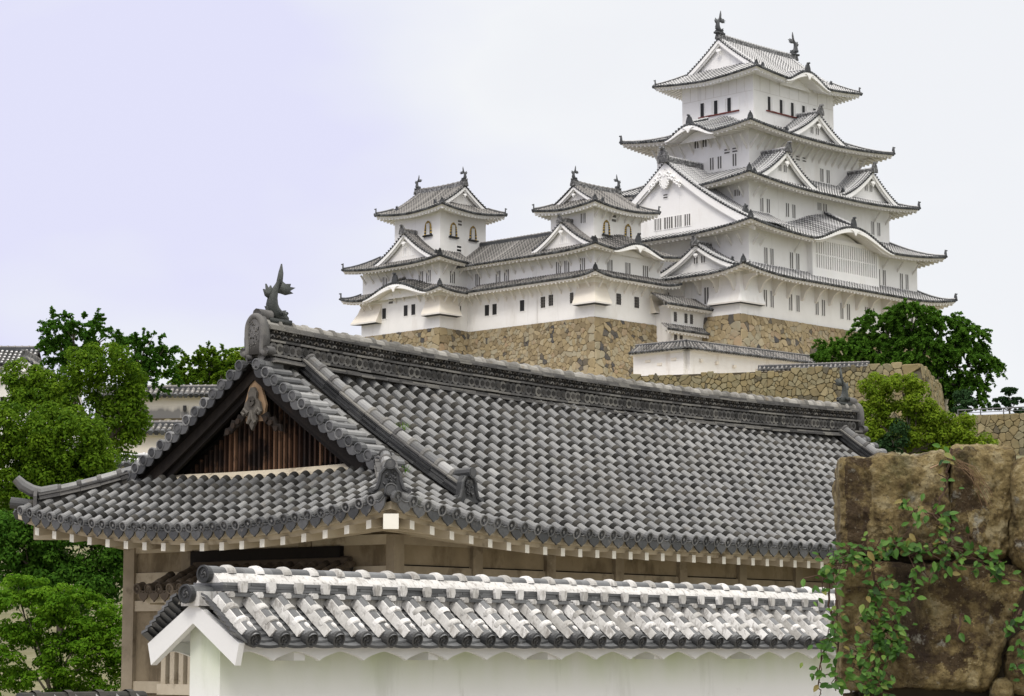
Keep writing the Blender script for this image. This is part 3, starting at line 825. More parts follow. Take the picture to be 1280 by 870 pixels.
# ornaments and barge boards of the undulating gables, with the filled tympanum behind them
def kara_trim(fr, side, D, kf, uc, hw, zb, roof_mats, back, parent, bslope_z, lowz):
    ox, oy = SIDES[side]; axx, axy = (1, 0) if ox == 0 else (0, 1)
    q = lambda u, dd, z: fr.p(axx * u + ox * dd, axy * u + oy * dd, z)
    b = MB()
    us = lin(uc - hw * .995, uc + hw * .995, 48)
    rows = []
    for u in us:
        z = zb + kf(u)
        bh = .20 + .36 * (kf(u) / kf(uc)) ** .7; rows.append([q(u, D + .06, z - .10), q(u, D + .06, z - bh), q(u, D - .10, z - bh - .04), q(u, D - .10, z - .10)])
    b.strip(rows, 0, .8, closed=True); b.poly(rows[0], 0); b.poly(rows[-1], 0)
    s = .62
    o = [(-1.3, .42), (-.9, .38), (-.5, .1), (-.3, -.1), (-.2, -.34), (0, -.5), (.2, -.34), (.3, -.1), (.5, .1), (.9, .38), (1.3, .42)]
    b.prism([q(uc + x * s, D + .03, zb + kf(uc) - .62 + y * s) for x, y in o], fr.d(ox, oy) * .12, 0, .6)
    t_ = [q(u, D - back, zb + kf(u) - .5) for u in us]; l_ = [q(u, D - back, min(lowz, zb + kf(u) - .5)) for u in us]
    b.strip([l_, t_], 0, .4)
    b.build('barge_board', [M['plaster']], parent)
    rb = MB()
    pts = [q(uc, v, zb + kf(uc) + bslope_z(D - v) + .05) for v in lin(D - back * 1.8 - .4, D - .25, 4)]
    bar(rb, pts, .26, .22, 0, 1, .12, joints=(.42, 1, .08)); oni(rb, pts[-1], fr.d(ox, oy), .85)
    rb.build('ridge', [roof_mats[3], roof_mats[1]], parent)
kara_trim(K, 'S', 12.8, k2, .3, 7.3, zE[1], KT, 2.0, keep, lambda v: v * .5, 45.2)
kara_trim(K, 'W', 13.16, k4, -.7, 3.4, zE[3], KT, 1.6, keep, lambda v: v * .3, 57.0)
kara_trim(K, 'S', 7.44, k5, -.4, 4.0, 64.05, KT, 1.8, keep, lambda v: v * .07, 63.9)
# windows: (side, along, distance, height, width, tall, kind)
def wins(fr, parent, lst, wallm=None, grey=True):
    for w in lst: window(fr, w[0], w[1], w[2] + .004, w[3], w[4], w[5], w[6], parent, wallm, grey=(w[7] if len(w) > 7 else grey))
S1 = [(-13.05, -11.92), (-8.72, -7.45), (-4.09, -2.95), (.37, 1.59), (4.9, 6.1), (9.4, 10.6)]
wins(K, keep, [('S', u, 10.8, 38.5, .55, 1.75, 'bars') for p in S1 for u in p])
wins(K, keep, [('S', u, 10.5, 43.1, .55, 1.75, 'bars') for u in (-12.49, -11.45, -8.08, -6.98, 7.76, 8.83, 12.14, 13.21)])
wins(K, keep, [('S', u, 8.6, 49.05, .55, 1.5, 'bars') for u in (-10.63, -9.52, -6.17, -5.04, 9.5, 10.65)] + [('S', u, 8.6, 50.2, .7, .85, 'bars') for u in (-.42, .6)])
wins(K, keep, [('S', u, 6.5, 54.45, .6, 1.5, 'bars') for u in (2.94, 4.1)] + [('S', u, 6.5, 55.75, .7, .5, 'vent') for u in (-1.41, -.25)])
wins(K, keep, [('W', u, 10.0, 54.58, .55, 1.35, 'bars') for u in (-1.35, -2.44, -4.52)] + [('W', u, 10.0, 57.1, .6, 1.0, 'bars') for u in (.77, -.37)]
     + [('W', u, 10.0, 55.67, .75, .5, 'vent') for u in (-3.49, -4.6)])
wins(K, keep, [('W', -7.02, 12.75, 50.26, .75, .7, 'bars'), ('W', -6.4, 17.3, 38.75, .6, 1.75, 'bars'), ('W', -7.6, 17.3, 38.75, .6, 1.75, 'bars'), ('W', -1.0, 17.3, 38.75, .6, 1.75, 'bars')])
wins(K, keep, [('W', u, 15.9, 47.45, w, 1.25, 'bars') for u, w in ((1.4, .95), (-.08, 1.2), (-1.45, .95), (-2.73, .8))] + [('W', .3, 15.9, 50.4, .6, .45, 'vent')])
wins(K, keep, [('S', u, 9.3, 53.3, .5, .75, 'bars') for u in (-8.3, -7.4, 7.4, 8.3)] + [('S', u, 7.5, 58.95, .5, .75, 'bars') for u in (-.1, .9)] + [('W', u, 17.2, 42.7, .55, .75, 'bars') for u in (-4.9, -5.9)])
# the top storey: open dark windows with white sliding shutters, red-brown sills and grooves of the timber frame
def top_openings(side, D, us, z, lft):
    ox, oy = SIDES[side]; axx, axy = (1, 0) if ox == 0 else (0, 1)
    for u in us:
        window(K, side, u, D + .004, z, .52, 1.55, 'open', keep)
        b = MB(); c = K.p(axx * (u + lft) + ox * (D + .05), axy * (u + lft) + oy * (D + .05), z)
        b.box(c, K.d(axx, axy) * .44, K.d(ox, oy) * .045, Z * .74, 0, .7); b.build('shutter', [M['plaster']], keep)
    b = MB(); u0, u1 = min(us) - .5, max(us) + (1.4 if lft > 0 else .5); u0 -= 0 if lft > 0 else .9
    b.box(K.p(axx * (u0 + u1) / 2 + ox * (D + .09), axy * (u0 + u1) / 2 + oy * (D + .09), z - .86), K.d(axx, axy) * (u1 - u0) / 2, K.d(ox, oy) * .09, Z * .06, 0, .5)
    b.build('sill', [M['red_sill']], keep)
    b = MB(); A = 7.3 if ox == 0 else 5.05
    for zz in (z + 1.15,):
        b.box(K.p(ox * (D + .012), oy * (D + .012), zz), K.d(axx, axy) * (A - .1), K.d(ox, oy) * .012, Z * .02, 0, .2)
    for u in lin(-A + 1.2, A - 1.2, 7):
        b.box(K.p(axx * u + ox * (D + .012), axy * u + oy * (D + .012), z + 2.2), K.d(axx, axy) * .02, K.d(ox, oy) * .012, Z * 1.03, 0, .2)
    b.build('frame_groove', [M['eave_white']], keep)
top_openings('S', 5.05, (-4.57, -2.42, -.39, 1.66, 3.7), 61.6, .95)
top_openings('W', 7.3, (2.14, .2, -1.69), 61.55, -.95)
# latticed bay under the undulating south gable
bb = MB(); bars_ = MB()
bx = lambda m_, x0, x1, y0, y1, z0, z1, mt=0: m_.box(K.p((x0 + x1) / 2, (y0 + y1) / 2, (z0 + z1) / 2), K.d(1, 0) * (x1 - x0) / 2, K.d(0, 1) * (y1 - y0) / 2, Z * (z1 - z0) / 2, mt, .6)
bx(bb, -5.2, 7.0, -11.15, -10.4, 41.2, 42.7); bx(bb, -5.2, -4.7, -11.15, -10.4, 42.7, 46.2); bx(bb, 6.6, 7.0, -11.15, -10.4, 42.7, 46.2)
bx(bb, -4.7, 6.6, -10.75, -10.45, 42.7, 46.2, 1); bx(bb, -4.7, 6.6, -11.12, -10.76, 45.75, 46.2)
for i in range(28):
    x = -4.7 + (i + .5) * 11.3 / 28; bx(bars_, x - .11, x + .11, -11.10, -10.9, 42.68, 45.8)
bx(bars_, -4.7, 6.6, -11.06, -10.95, 44.15, 44.3)
bay = bb.build('bay_window', [M['plaster'], M['win_grey']], keep); bars_.build('bars', [M['plaster']], bay)
# brackets
for i in range(14): bracket(K, 'S', -16.6 + i * 2.45, 10.8, 40.55 + .1 * abs(i - 6.5) / 6.5, 'arm', keep, s=1.0)
for i in range(5): bracket(K, 'W', -10.2 + i * 2.3, 17.3, 40.6, 'arm', keep)
for u in lin(-11.6, 11.6, 16): bracket(K, 'S', u * .84, 6.5, 57.1, 'strut', keep, s=1.3)
for u in lin(-6.2, 6.2, 10): bracket(K, 'W', u, 10.0, 57.1 + max(0, k4(u) * .7), 'strut', keep, s=1.4)
for u in (-14.6, -13.4, -7.5, 8.6, 11.4, 14.4): bracket(K, 'S', u, 10.5, 45.15, 'strut', keep)
for u in (-9.6, -8.2, -6.6): bracket(K, 'W', u, 15.3, 45.2, 'strut', keep)
for u in (-12, -10.8, 9.8, 12): bracket(K, 'S', u, 8.6, 50.8, 'strut', keep)
for u in (-7.8, -6.4): bracket(K, 'W', u, 12.75, 50.8, 'strut', keep)
fb = MB()
flare(fb, K, 'S', -17.3, -13.7, 10.8, 39.6, 37.75, .55, 1, 0); flare(fb, K, 'W', -10.8, -6.9, 17.3, 39.6, 37.75, .55, 1, 0)
fb.build('stone_drop', [M['plaster'], M['eave_white'], M['win_dark']], keep)
# its stone base
def base_wall(name, label, segs, mats, loc, **kw):
    b = MB()
    for i, sg in enumerate(segs): stone_face(b, *sg[:4], seed=11 * i + len(name), m0=sg[4], m1=sg[5], **kw)
    o = b.build(name, mats); 
    tag(o, label, 'stone wall'); return o
base_wall('stone_rampart', 'ochre stone base directly below the tall keep, partly behind dark tree', [
    (K.p(-17.5, -11.0, 36.45), K.p(17.5, -11.0, 36.45), 10.5, K.d(0, -1), 1, 1),
    (K.p(-17.5, 11.0, 36.45), K.p(-17.5, -11.0, 36.45), 10.5, K.d(-1, 0), 0, 1)], [M['stone'], M['stone_gap']], None, cw=.74, ch=.52, quoin=(1.9, .85), bat=(.10, .018), dark=.06, gap=.010, bulge=.06)

# ------------------------------------------------------------------ small keeps and the gallery between them
N = Frame(8.317, 244.0, TH)
OT = [M['old_tile'], M['old_side'], M['old_pan'], M['dark_tile']]
OM = [M['plaster_old'], M['plaster'], M['old_side'], M['dark_tile']]
def part_roof(fr, parent, runs, mats, em, zE, lift, pitch=.34, depth=.30):
    """eaves along the given runs: (side, centre along, half length, D, S, tw, corner0, corner1, zU[, bump])"""
    mb, eb, hips_ = MB(), MB(), []; res = []
    for (side, uc, A, D, S, tw, c0, c1, zU, *bp) in runs:
        ox, oy = SIDES[side]; axx, axy = (1, 0) if ox == 0 else (0, 1)
        h = concave(zU - zE, .85); bump = bp[0] if bp else None
        def P(u, t, ox=ox, oy=oy, axx=axx, axy=axy, uc=uc, A=A, D=D, S=S, h=h, c0=c0, c1=c1, bump=bump):
            dist = D - t * S
            lz = 0
            for cc, sg in ((c0, -1), (c1, 1)):
                if cc > 0: lz += lift * max(0.0, 1 - (A - sg * u) / S / 2.0) ** 2 * max(0.0, 1 - t) ** 1.5
            z = zE + h(t) + lz
            if bump: z += bump(u) * (1 - .25 * t)
            return fr.p(axx * (uc + u) + ox * dist, axy * (uc + u) + oy * dist, z)
        def tr(u, A=A, S=S, c0=c0, c1=c1):
            t1 = 1.0
            if c0 > 0: t1 = min(t1, (A + u) / S)
            if c1 > 0: t1 = min(t1, (A - u) / S)
            if c0 < 0: t1 = t1 if u > -A + 0 else 0
            return (0.0, max(0.0, t1))
        rows_far(mb, P, spaced(A - .03, pitch), tr, .105, 5)
        n = 50 if bump else 24
        top, bot, inn, wl = [], [], [], []
        for i in range(n + 1):
            q = -1 + 2 * i / n; u = q * A
            dp = depth + (.26 * min(1, bump(u) * 3) if bump else 0)
            s0 = (1 if c0 > 0 else 0) if q < 0 else (1 if c1 > 0 else 0)
            p = P(u, 0); top.append(p - Z * .03)
            for lst, t, zz in ((bot, .03, -.12), (inn, .06, -dp), (wl, tw, None)):
                b = P(u * (1 - s0 * t * S / A), t)
                lst.append(V((b.x, b.y, p.z + (zz if zz is not None else -dp + max(0, (b.z - p.z) * .45)))))
        eb.strip([top, bot], 1); eb.strip([bot, inn, wl], 0, .5)
        k = int(2 * A / .55)
        for i in range(k + 1):
            u = (-A + .2 + (2 * A - .4) * i / k) * .985
            p = P(u, .06); b = P(u, min(tw, .4)); z0 = P(u, 0).z - depth - .05 + (bump(u) * .0 if bump else 0)
            a_ = V((p.x, p.y, z0)); b_ = V((b.x, b.y, z0 + (b.z - p.z) * .4)); w = wid(P, u, 0)
            eb.box((a_ + b_) / 2, w * .08, (b_ - a_) / 2, Z * .08, 0, .8)
        for cc, sg in ((c0, -1), (c1, 1)):
            if cc > 0 and cc != 2:
                pts = [P(sg * (A - t * S), t) for t in lin(.05, 1, 5)]
                hb = MB(); bar(hb, pts, .22, .18, 0, 0, .1); oni(hb, pts[0] + Z * .08, pts[0] - pts[1], .55)
                hb.tube([pts[0], pts[0] + (pts[0] - pts[1]).normalized() * .28 + Z * .1], .11, 6, 0, .3); hips_.append(hb)
        res.append(P)
    ro = mb.build('roof', mats, parent)
    eb.build('eaves', [em, mats[3]], ro)
    for hb in hips_: hb.build('hip_ridge', [mats[3]], ro)
    return ro, res
def arch_windows(fr, side, us, D, z, parent, c=(0, 0)):
    """bell-shaped windows with black lacquer frame and gilt studs"""
    ox, oy = SIDES[side]; axx, axy = (1, 0) if ox == 0 else (0, 1)
    q = lambda u, dd, zz: fr.p(axx * u + ox * dd, axy * u + oy * dd, zz)
    for u in us:
        o = [(-.48, -.75), (-.43, -.1), (-.38, .3), (-.28, .52), (0, .74), (.28, .52), (.38, .3), (.43, -.1), (.48, -.75)]
        b = MB()
        b.prism([q(u + x * .8, D + .01, z + y * .88) for x, y in o], fr.d(ox, oy) * .03, 0, .5)
        w = b.build('window', [M['win_grey']], parent)
        f = MB()
        pts = [q(u + x * 1.0, D + .06, z + y) for x, y in o]
        for i_, (a_, b_) in enumerate(zip(pts, pts[1:])):
            for k in range(4):
                f.tube([a_.lerp(b_, k / 4), a_.lerp(b_, (k + 1) / 4)], .085, 5, (i_ * 4 + k) % 2, .5)
        f.box(q(u, D + .12, z - .84), fr.d(axx, axy) * .68, fr.d(ox, oy) * .12, Z * .08, 0, .3)
        f.build('frame', [M['black_lacquer'], M['gold']], w)
        g_ = MB()
        for x in (-.16, .0, .16): g_.box(q(u + x, D + .05, z - .1), fr.d(axx, axy) * .045, fr.d(ox, oy) * .04, Z * .6, 0, .7)
        g_.build('bars', [M['plaster']], w)
# --- west small keep (right)
west = thing('small_keep', 'grey-roofed small keep beside the big keep, undulating gable on its right face', 'castle tower', N.p(5, 4, 35.3), 'small keeps of the castle')
gal = thing('castle_gallery', 'long two-storey white gallery linking the two small keeps, plain grey ridge roof', 'castle gallery', N.p(3, 13, 35.3))
zA, zA2, zB, zB2 = 39.33, 40.15, 42.12, 43.4
kn = kara(0.0, 3.9, 1.05)
def west_lo():
    ro, Ps = part_roof(N, west, [('S', 5.2, 6.75, 1.55, 1.6, .94, 1, 2, zA2), ('W', -(-3.2), 4.75, 1.55, 1.6, .94, 1, 0, zA2)], OT, M['eave_white'], zA, .42)
west_lo()
part_roof(N, gal, [('W', 12.35, 4.4, 1.55, 1.6, .94, 0, 0, zA2)], OT, M['eave_white'], zA, .42)
# second roofs
part_roof(N, west, [('S', 5.2, 6.75, 1.55, 3.0, .5, 1, 2, zB + 1.75, kn), ('W', 3.2, 4.75, 1.55, 3.0, .5, 1, 0, zB + 1.75)], OT, M['eave_white'], zB, .42)
kara_trim(N, 'S', 1.55, lambda u: kn(u - 5.2), 5.2, 3.9, zB, OT, 1.3, west, lambda v: v * .3, zB - .1)
dormer(N, (0, 0), 'W', 3.75, .95, -1.6, 4.1, 42.75, 45.35, west, OM, OT, geg=.6, bw=.3, setb=.5, rs=.8, pitch=.34)
def wbox(fr, x0, x1, y0, y1, z0, z1, parent, mat, sides='SWNE'):
    wall_box(fr, ((x0 + x1) / 2, (y0 + y1) / 2), (x1 - x0) / 2, (y1 - y0) / 2, z0, z1, parent, mat, sides=sides, n=2)
wbox(N, 0, 10.4, 0, 8.0, 35.2, 39.25, west, M['plaster'], 'SWE')
wbox(N, .05, 10.35, .05, 8.0, 39.25, 42.25, west, M['plaster'], 'SWE')
kb = MB(); us = lin(1.4, 9.0, 30)
kb.strip([[N.p(u, .0, 42.2) for u in us], [N.p(u, .0, 42.35 + kn(u - 5.2)) for u in us]], 0, .5); kb.build('wall', [M['plaster']], west)
wbox(N, .82, 8.2, .8, 6.75, 43.0, 47.2, west, M['plaster'])
irimoya(N, (4.5, 3.7), 'x', 5.1, 4.4, 3.55, 46.62, 49.35, .45, 1.2, west, OM, OT, wallh=(3.7, 3.0), fish=1.25, geg=.5, bw=.28, pitch=.34, ridge_h=.38)
wins(N, west, [('S', 3.67, 0, 37.45, .75, 1.15, 'grid', False), ('S', 6.47, 0, 37.4, .75, 1.15, 'grid', False), ('W', 3.06, 0, 37.5, .5, 1.1, 'grid', False), ('W', 7.08, 0, 37.45, .65, 1.15, 'grid', False), ('W', 5.96, 0, 37.55, .65, 1.15, 'grid', False)])
wins(N, west, [('W', u, -.05, 40.83, .7, 1.25, 'bars') for u in (4.94, 3.77, 1.61)] + [('S', u, -.05, 40.8, .8, 1.2, 'bars') for u in (2.41, 5.19, 7.95)] + [('S', u, -.05, 42.32, 1.0, .5, 'vent', False) for u in (5.08 - .1, 6.6)])
wins(N, west, [('W', 2.2, -.82, 45.75, .7, 1.0, 'bars'), ('S', 3.9, -.8, 45.95, .7, .7, 'vent'), ('W', 4.05, .42, 43.65, .55, .9, 'bars'), ('W', 3.2, .42, 43.65, .55, .9, 'bars')])
arch_windows(N, 'S', (2.75, 6.1), -.8, 44.85, west)
fb = MB()
flare(fb, N, 'W', 0, 2.3, 0, 38.85, 36.75, .85, 1, 0); flare(fb, N, 'S', 0, 1.8, 0, 38.85, 36.75, .85, 1, 0); fb.build('stone_drop', [M['flare'], M['eave_white'], M['win_dark']], west); fb = MB(); flare(fb, N, 'S', 8.7, 10.4, 0, 38.85, 36.65, .7, 0, 0)
fb.build('stone_drop', [M['flare'], M['eave_white'], M['win_dark']], west)
for i in range(8): bracket(N, 'S', .5 + i * 1.35, 0, zA - .25, 'strut', west, s=.9)
for i in range(6): bracket(N, 'W', .5 + i * 1.35, 0, zA - .25, 'strut', west, s=.9)
for i in range(6): bracket(N, 'W', .5 + i * 1.35, -.05, zB - .25, 'strut', west, s=.9)
for i in (0, 1, 6, 7): bracket(N, 'S', .5 + i * 1.35, -.05, zB - .25, 'strut', west, s=.9)
for i in range(7): bracket(N, 'S', 1.0 + i * 1.15, -.8, 46.55, 'strut', west, s=.8)
# --- gallery
wbox(N, 0, 6, 7.9, 18.2, 35.2, 39.25, gal, M['plaster'], 'WE'); wbox(N, .05, 6, 7.9, 18.2, 39.25, 42.1, gal, M['plaster'], 'WE')
gb = MB()
gP = lambda sg: (lambda u, t: N.p(3 - sg * 4.55 * (1 - t), u, zB + concave(45.0 - zB, .85)(t)))
for sg in (1, -1):
    ys_ = [7.2 + i * .34 for i in range(36)]
    rows_far(gb, gP(sg), ys_, lambda u: (0.0, 1.0), .105, 6)
gr = gb.build('roof', OT, gal)
eb = MB(); P = gP(1)
eb.strip([[P(u, 0) - Z * .03 for u in (7.0, 19.4)], [P(u, 0.02) - Z * .15 for u in (7.0, 19.4)], [P(u, .04) - Z * .34 for u in (7.0, 19.4)], [P(u, .34) - Z * .75 for u in (7.0, 19.4)]], 0)
for i in range(22):
    u = 7.3 + i * .55; a_ = P(u, .03) - Z * .38; b_ = P(u, .22) - Z * .75; eb.box((a_ + b_) / 2, N.n * .08, (b_ - a_) / 2, Z * .08, 0, .8)
eb.build('eaves', [M['eave_white'], M['dark_tile']], gr)
rb = MB(); bar(rb, [N.p(3, y, 44.95) for y in lin(4.5, 20.2, 8)], .34, .38, 0, 1, .14, joints=(.42, 1, .05)); rb.build('ridge', [M['dark_tile'], M['old_side']], gr)
wins(N, gal, [('W', u, 0, 37.4, .65, 1.15, 'open', False) for u in (15.17, 14.05)] + [('W', 10.05, 0, 37.4, .65, 1.15, 'open', False)])
wins(N, gal, [('W', u, -.05, 40.82, .7, 1.25, 'bars') for u in (13.59, 12.36, 16.6)] + [('W', 8.3, -.05, 40.8, .75, 1.25, 'plain')])
for i in range(8): bracket(N, 'W', 8.6 + i * 1.25, 0, zA - .25, 'strut', gal, s=.9); bracket(N, 'W', 8.6 + i * 1.25, -.05, zB - .3, 'strut', gal, s=.9)
# --- north-west small keep (left)
I_o = N.p(-4.09, 18.15, 0); I = Frame(I_o.x, I_o.y, TH)
inui = thing('small_keep', 'grey-roofed small keep at the far left end, its gable facing right', 'castle tower', I.p(4.5, 4.5, 35.3), 'small keeps of the castle')
ki = kara(0, 5.0, 1.35)
zI, zI2 = 39.2, 42.42
part_roof(I, inui, [('S', 1.25, 2.8, 1.55, 1.6, .94, 1, -1, zI + .85), ('W', 6.1, 7.7, 1.55, 1.6, .94, 1, 1, zI + .85, lambda u: ki(u + .75))], OT, M['eave_white'], zI, .42)
part_roof(I, inui, [('S', 1.25, 2.8, 1.55, 3.0, .5, 1, -1, zI2 + 1.75), ('W', 6.05, 7.6, 1.55, 3.0, .5, 1, 1, zI2 + 1.75)], OT, M['eave_white'], zI2, .42)
kara_trim(I, 'W', 1.55, lambda u: ki(u - 5.35), 5.35, 4.9, zI, OT, .9, inui, lambda v: v * .3, zI - .1)
dormer(I, (0, 0), 'W', 4.6, .95, -1.6, 4.7, 42.95, 45.95, inui, OM, OT, geg=.65, bw=.32, setb=.5, rs=.85, pitch=.34)
wbox(I, 0, 8.5, 0, 12.1, 35.4, 39.1, inui, M['plaster']); wbox(I, .05, 8.5, .05, 12.0, 39.1, 42.5, inui, M['plaster'])
kb = MB(); us = lin(1.2, 9.6, 30)
kb.strip([[I.p(.0, u, 39.0) for u in us], [I.p(.0, u, 39.2 + ki(u - 5.35) * .75) for u in us]], 0, .5); kb.build('wall', [M['plaster']], inui)
wbox(I, 1.0, 7.9, 1.0, 8.0, 43.2, 48.7, inui, M['plaster'])
irimoya(I, (4.5, 4.5), 'y', 5.25, 4.95, 3.75, 48.08, 51.3, .5, 1.2, inui, OM, OT, wallh=(3.5, 3.45), fish=1.25, geg=.5, bw=.30, pitch=.34, ridge_h=.38)
wins(I, inui, [('W', u, 0, 37.75, .62, 1.15, 'open', False) for u in (8.48, 5.12, 3.95)] + [('W', 7.43, 0, 39.05, .7, .65, 'vent'), ('S', 2.9, 0, 37.5, .5, 1.2, 'bars')])
wins(I, inui, [('W', u, -.05, 41.1, .7, 1.25, 'bars') for u in (2.87, 1.72, 8.45)] + [('S', 1.89, -.05, 41.0, .75, 1.25, 'bars')])
wins(I, inui, [('S', 3.91, -1.0, 47.2, .6, .55, 'vent'), ('S', 3.8, -1.0, 44.4, .65, .6, 'vent', False)] + [('W', u, .42, 44.0, .6, .9, 'bars') for u in (4.88, 3.78)])
arch_windows(I, 'S', (2.95, 5.91), -1.0, 46.35, inui); arch_windows(I, 'W', (2.78,), -1.0, 46.5, inui)
fb = MB()
flare(fb, I, 'W', 0, 2.0, 0, 38.9, 36.95, .85, 1, 0); flare(fb, I, 'S', 0, 2.5, 0, 38.9, 36.95, .85, 1, 0); fb.build('stone_drop', [M['flare'], M['eave_white'], M['win_dark']], inui); fb = MB(); flare(fb, I, 'W', 8.9, 12.1, 0, 38.9, 36.95, .85, 0, 1)
fb.build('stone_drop', [M['flare'], M['eave_white'], M['win_dark']], inui)
for i in range(3): bracket(I, 'S', .5 + i * 1.2, 0, zI - .25, 'strut', inui, s=.9); bracket(I, 'S', .5 + i * 1.2, -.05, zI2 - .25, 'strut', inui, s=.9)
for i in range(10): bracket(I, 'W', .5 + i * 1.22, -.05, zI2 - .25, 'strut', inui, s=.9)
for i in (0, 1, 2, 4, 5, 8, 9): bracket(I, 'W', .5 + i * 1.22, 0, zI - .25 + ki(.5 + i * 1.22 - 5.35) * .6, 'strut', inui, s=.9)
base_wall('stone_rampart', 'ochre stone base carrying the small keeps and their gallery', [
    (N.p(-.1, -.1, 35.3), N.p(10.5, -.1, 35.3), 9.5, N.d(0, -1), 1, 1),
    (N.p(-.1, 18.05, 35.35), N.p(-.1, -.1, 35.3), 9.5, N.d(-1, 0), -1, 1),
    (I.p(-.1, -.1, 35.5), I.p(4.1, -.1, 35.4), 9.5, I.d(0, -1), 1, -1),
    (I.p(-.1, 12.2, 35.5), I.p(-.1, -.1, 35.5), 9.5, I.d(-1, 0), 1, 1)], [M['stone'], M['stone_gap']], None, cw=.58, ch=.42, quoin=(1.7, .85), bat=(.06, .014), dark=.09, gap=.009, bulge=.06)
# --- connecting gate block between west keep and main keep: two small roofs
link = thing('connecting_block', 'low white block with two small stacked roofs between the keeps', 'castle gallery', N.p(13, 2, 30))
Q = Frame(*[N.p(9.4, -2.2, 0)[i] for i in (0, 1)], TH)
wbox(Q, 0, 5.7, 0, 4, 28, 37.3, link, M['plaster'], 'SWE')
part_roof(Q, link, [('S', 2.0, 3.7, 1.0, 2.4, .42, 0, 0, 38.45)], OT, M['eave_white'], 37.15, .2)
part_roof(Q, link, [('S', 2.0, 3.7, .9, .9, .95, 0, 0, 35.2)], OT, M['eave_white'], 34.55, .2)
wins(Q, link, [('S', u, 0, 36.05, .5, 1.0, 'grid', False) for u in (.6, 2.3, 3.2)] + [('S', u, 0, 33.8, .5, .8, 'grid', False) for u in (.6, 1.5)], grey=False)
# --- low white wall with tiled coping in front of the bases
def coped_wall(name, label, segs, z0, zt, th, mats, wallm, rise=.6, over=.5, pitch=.34, loop=None, cat='wall', group=None, r=.1, rh=.18):
    """plastered wall along a polyline with a two-sided tiled coping: segs = plan points"""
    t_ = thing(name, label, cat, (segs[0][0], segs[0][1], z0), group)
    wb, rb, pb = MB(), MB(), MB()
    for (x0, y0), (x1, y1) in zip(segs, segs[1:]):
        a, b = V((x0, y0, 0)), V((x1, y1, 0)); L = (b - a).length; d = (b - a).normalized(); nrm = V((d.y, -d.x, 0))
        mit = []
        for vx in (a, b):
            m_ = nrm
            for (p0, p1) in zip(segs, segs[1:]):
                if (V((*p0, 0)) - vx).length < 1e-4 or (V((*p1, 0)) - vx).length < 1e-4:
                    d2 = (V((*p1, 0)) - V((*p0, 0))).normalized()
                    if abs(d2.dot(d)) < .999: n2 = V((d2.y, -d2.x, 0)); m_ = (nrm + n2) / (1 + nrm.dot(n2))
            mit.append(m_)
        wb.box((a + b) / 2 + Z * (z0 + zt) / 2, d * L / 2, nrm * th / 2, Z * (zt - z0) / 2, 0, .6)
        wb.box((a + b) / 2 + Z * (zt - .1), d * (L / 2), nrm * (th / 2 + over * .6), Z * .07, 0, .4)
        for sg in (1, -1):
            P = lambda u, t, sg=sg, a=a, d=d, nrm=nrm, m0=mit[0], m1=mit[1], L=L: a + d * u + (nrm + (m0 - nrm) * max(0, 1 - u / 2) + (m1 - nrm) * max(0, 1 - (L - u) / 2)) * sg * (th / 2 + over) * (1 - t) + Z * (zt + rise * t)
            k = max(2, int(L / pitch)); rows_far(rb, P, [(i + .5) * L / k for i in range(k)], lambda u: (0.0, 1.0), r, 3)
        bar(pb, [a + Z * (zt + rise - .05), b + Z * (zt + rise - .05)], .26, rh, 0, 1, .1, joints=(.4, 1, .05))
    rb.build('coping', mats, t_); pb.build('ridge', [mats[3], mats[1]], t_); w = wb.build('wall', [wallm], t_)
    return t_, w
t_, w = coped_wall('coped_wall', 'white plastered wall with grey tiled coping bending around below the keep', [(11.8, 230.2), (16.28, 226.3), (29.5, 238.6)], 26.6, 29.75, .9, OT, M['plaster_old'], rise=.75, over=.7)
for (x, y, z) in [(12.9, 228.75, 28.95), (13.95, 227.85, 28.55), (15.2, 226.75, 28.9), (17.6, 227.0, 28.8), (19.2, 228.5, 28.75), (21.0, 230.15, 28.6), (23.4, 232.4, 28.5)]:
    lh = MB(); lh.box((x, y, z), (.12, .1, 0), (.2, -.2, 0), Z * .13, 0, .5); lh.build('loophole', [M['flare']], t_)
coped_wall('coped_wall', 'strip of grey tiled wall coping just behind the terrace stones', [(22.74, 223.9), (32.6, 221.0)], 26.8, 27.45, .5, [M['old_tile'], M['old_side'], M['old_pan'], M['dark_tile']], M['plaster_old'], rise=.35, over=.3, pitch=.4)
# terrace retaining wall
base_wall('terrace_wall', 'lichened stone terrace wall with a sharp right corner, below the keep', [
    (V((10.6, 225.2, 27.1)), V((23.3, 221.2, 27.1)), 6, V((-.30, -.95, 0)), 0, 0),
    (V((23.3, 221.2, 27.1)), V((36.6, 217, 27.35)), 7, V((-.30, -.95, 0)), 0, 1),
    (V((36.6, 217, 27.35)), V((41.0, 232, 26.98)), 9, V((.96, -.28, 0)), 1, 0)], [M['stone_grey'], M['stone_gap']], None, cw=.62, ch=.44, bat=(.12, .01), bulge=.10, topjit=.25, quoin=(2.2, .9), gap=.014)
base_wall('stone_wall', 'stone wall with a thin rail at the far right, below two small pines', [
    (V((36.6, 200.4, 21.05)), V((42.6, 196, 20.85)), 7, V((-.59, -.81, 0)), 0, 0), (V((42.6, 196, 20.85)), V((60, 184, 20.7)), 7, V((-.57, -.82, 0)), 0, 0)],
    [M['stone_grey'], M['stone_gap']], None, cw=.75, ch=.52, bat=(.08, .01), bulge=.11, gap=.014)
rl = MB()
rp = [V((36.8, 200.5, 21.0)).lerp(V((60, 184.6, 20.7)), i / 14) for i in range(15)]
for p in rp: rl.tube([p, p + Z * .5], .05, 6, 0, .4)
rl.tube([p + Z * .5 for p in rp], .06, 6, 0, .6); rl.tube([p + Z * .25 for p in rp], .03, 6, 0, .6)
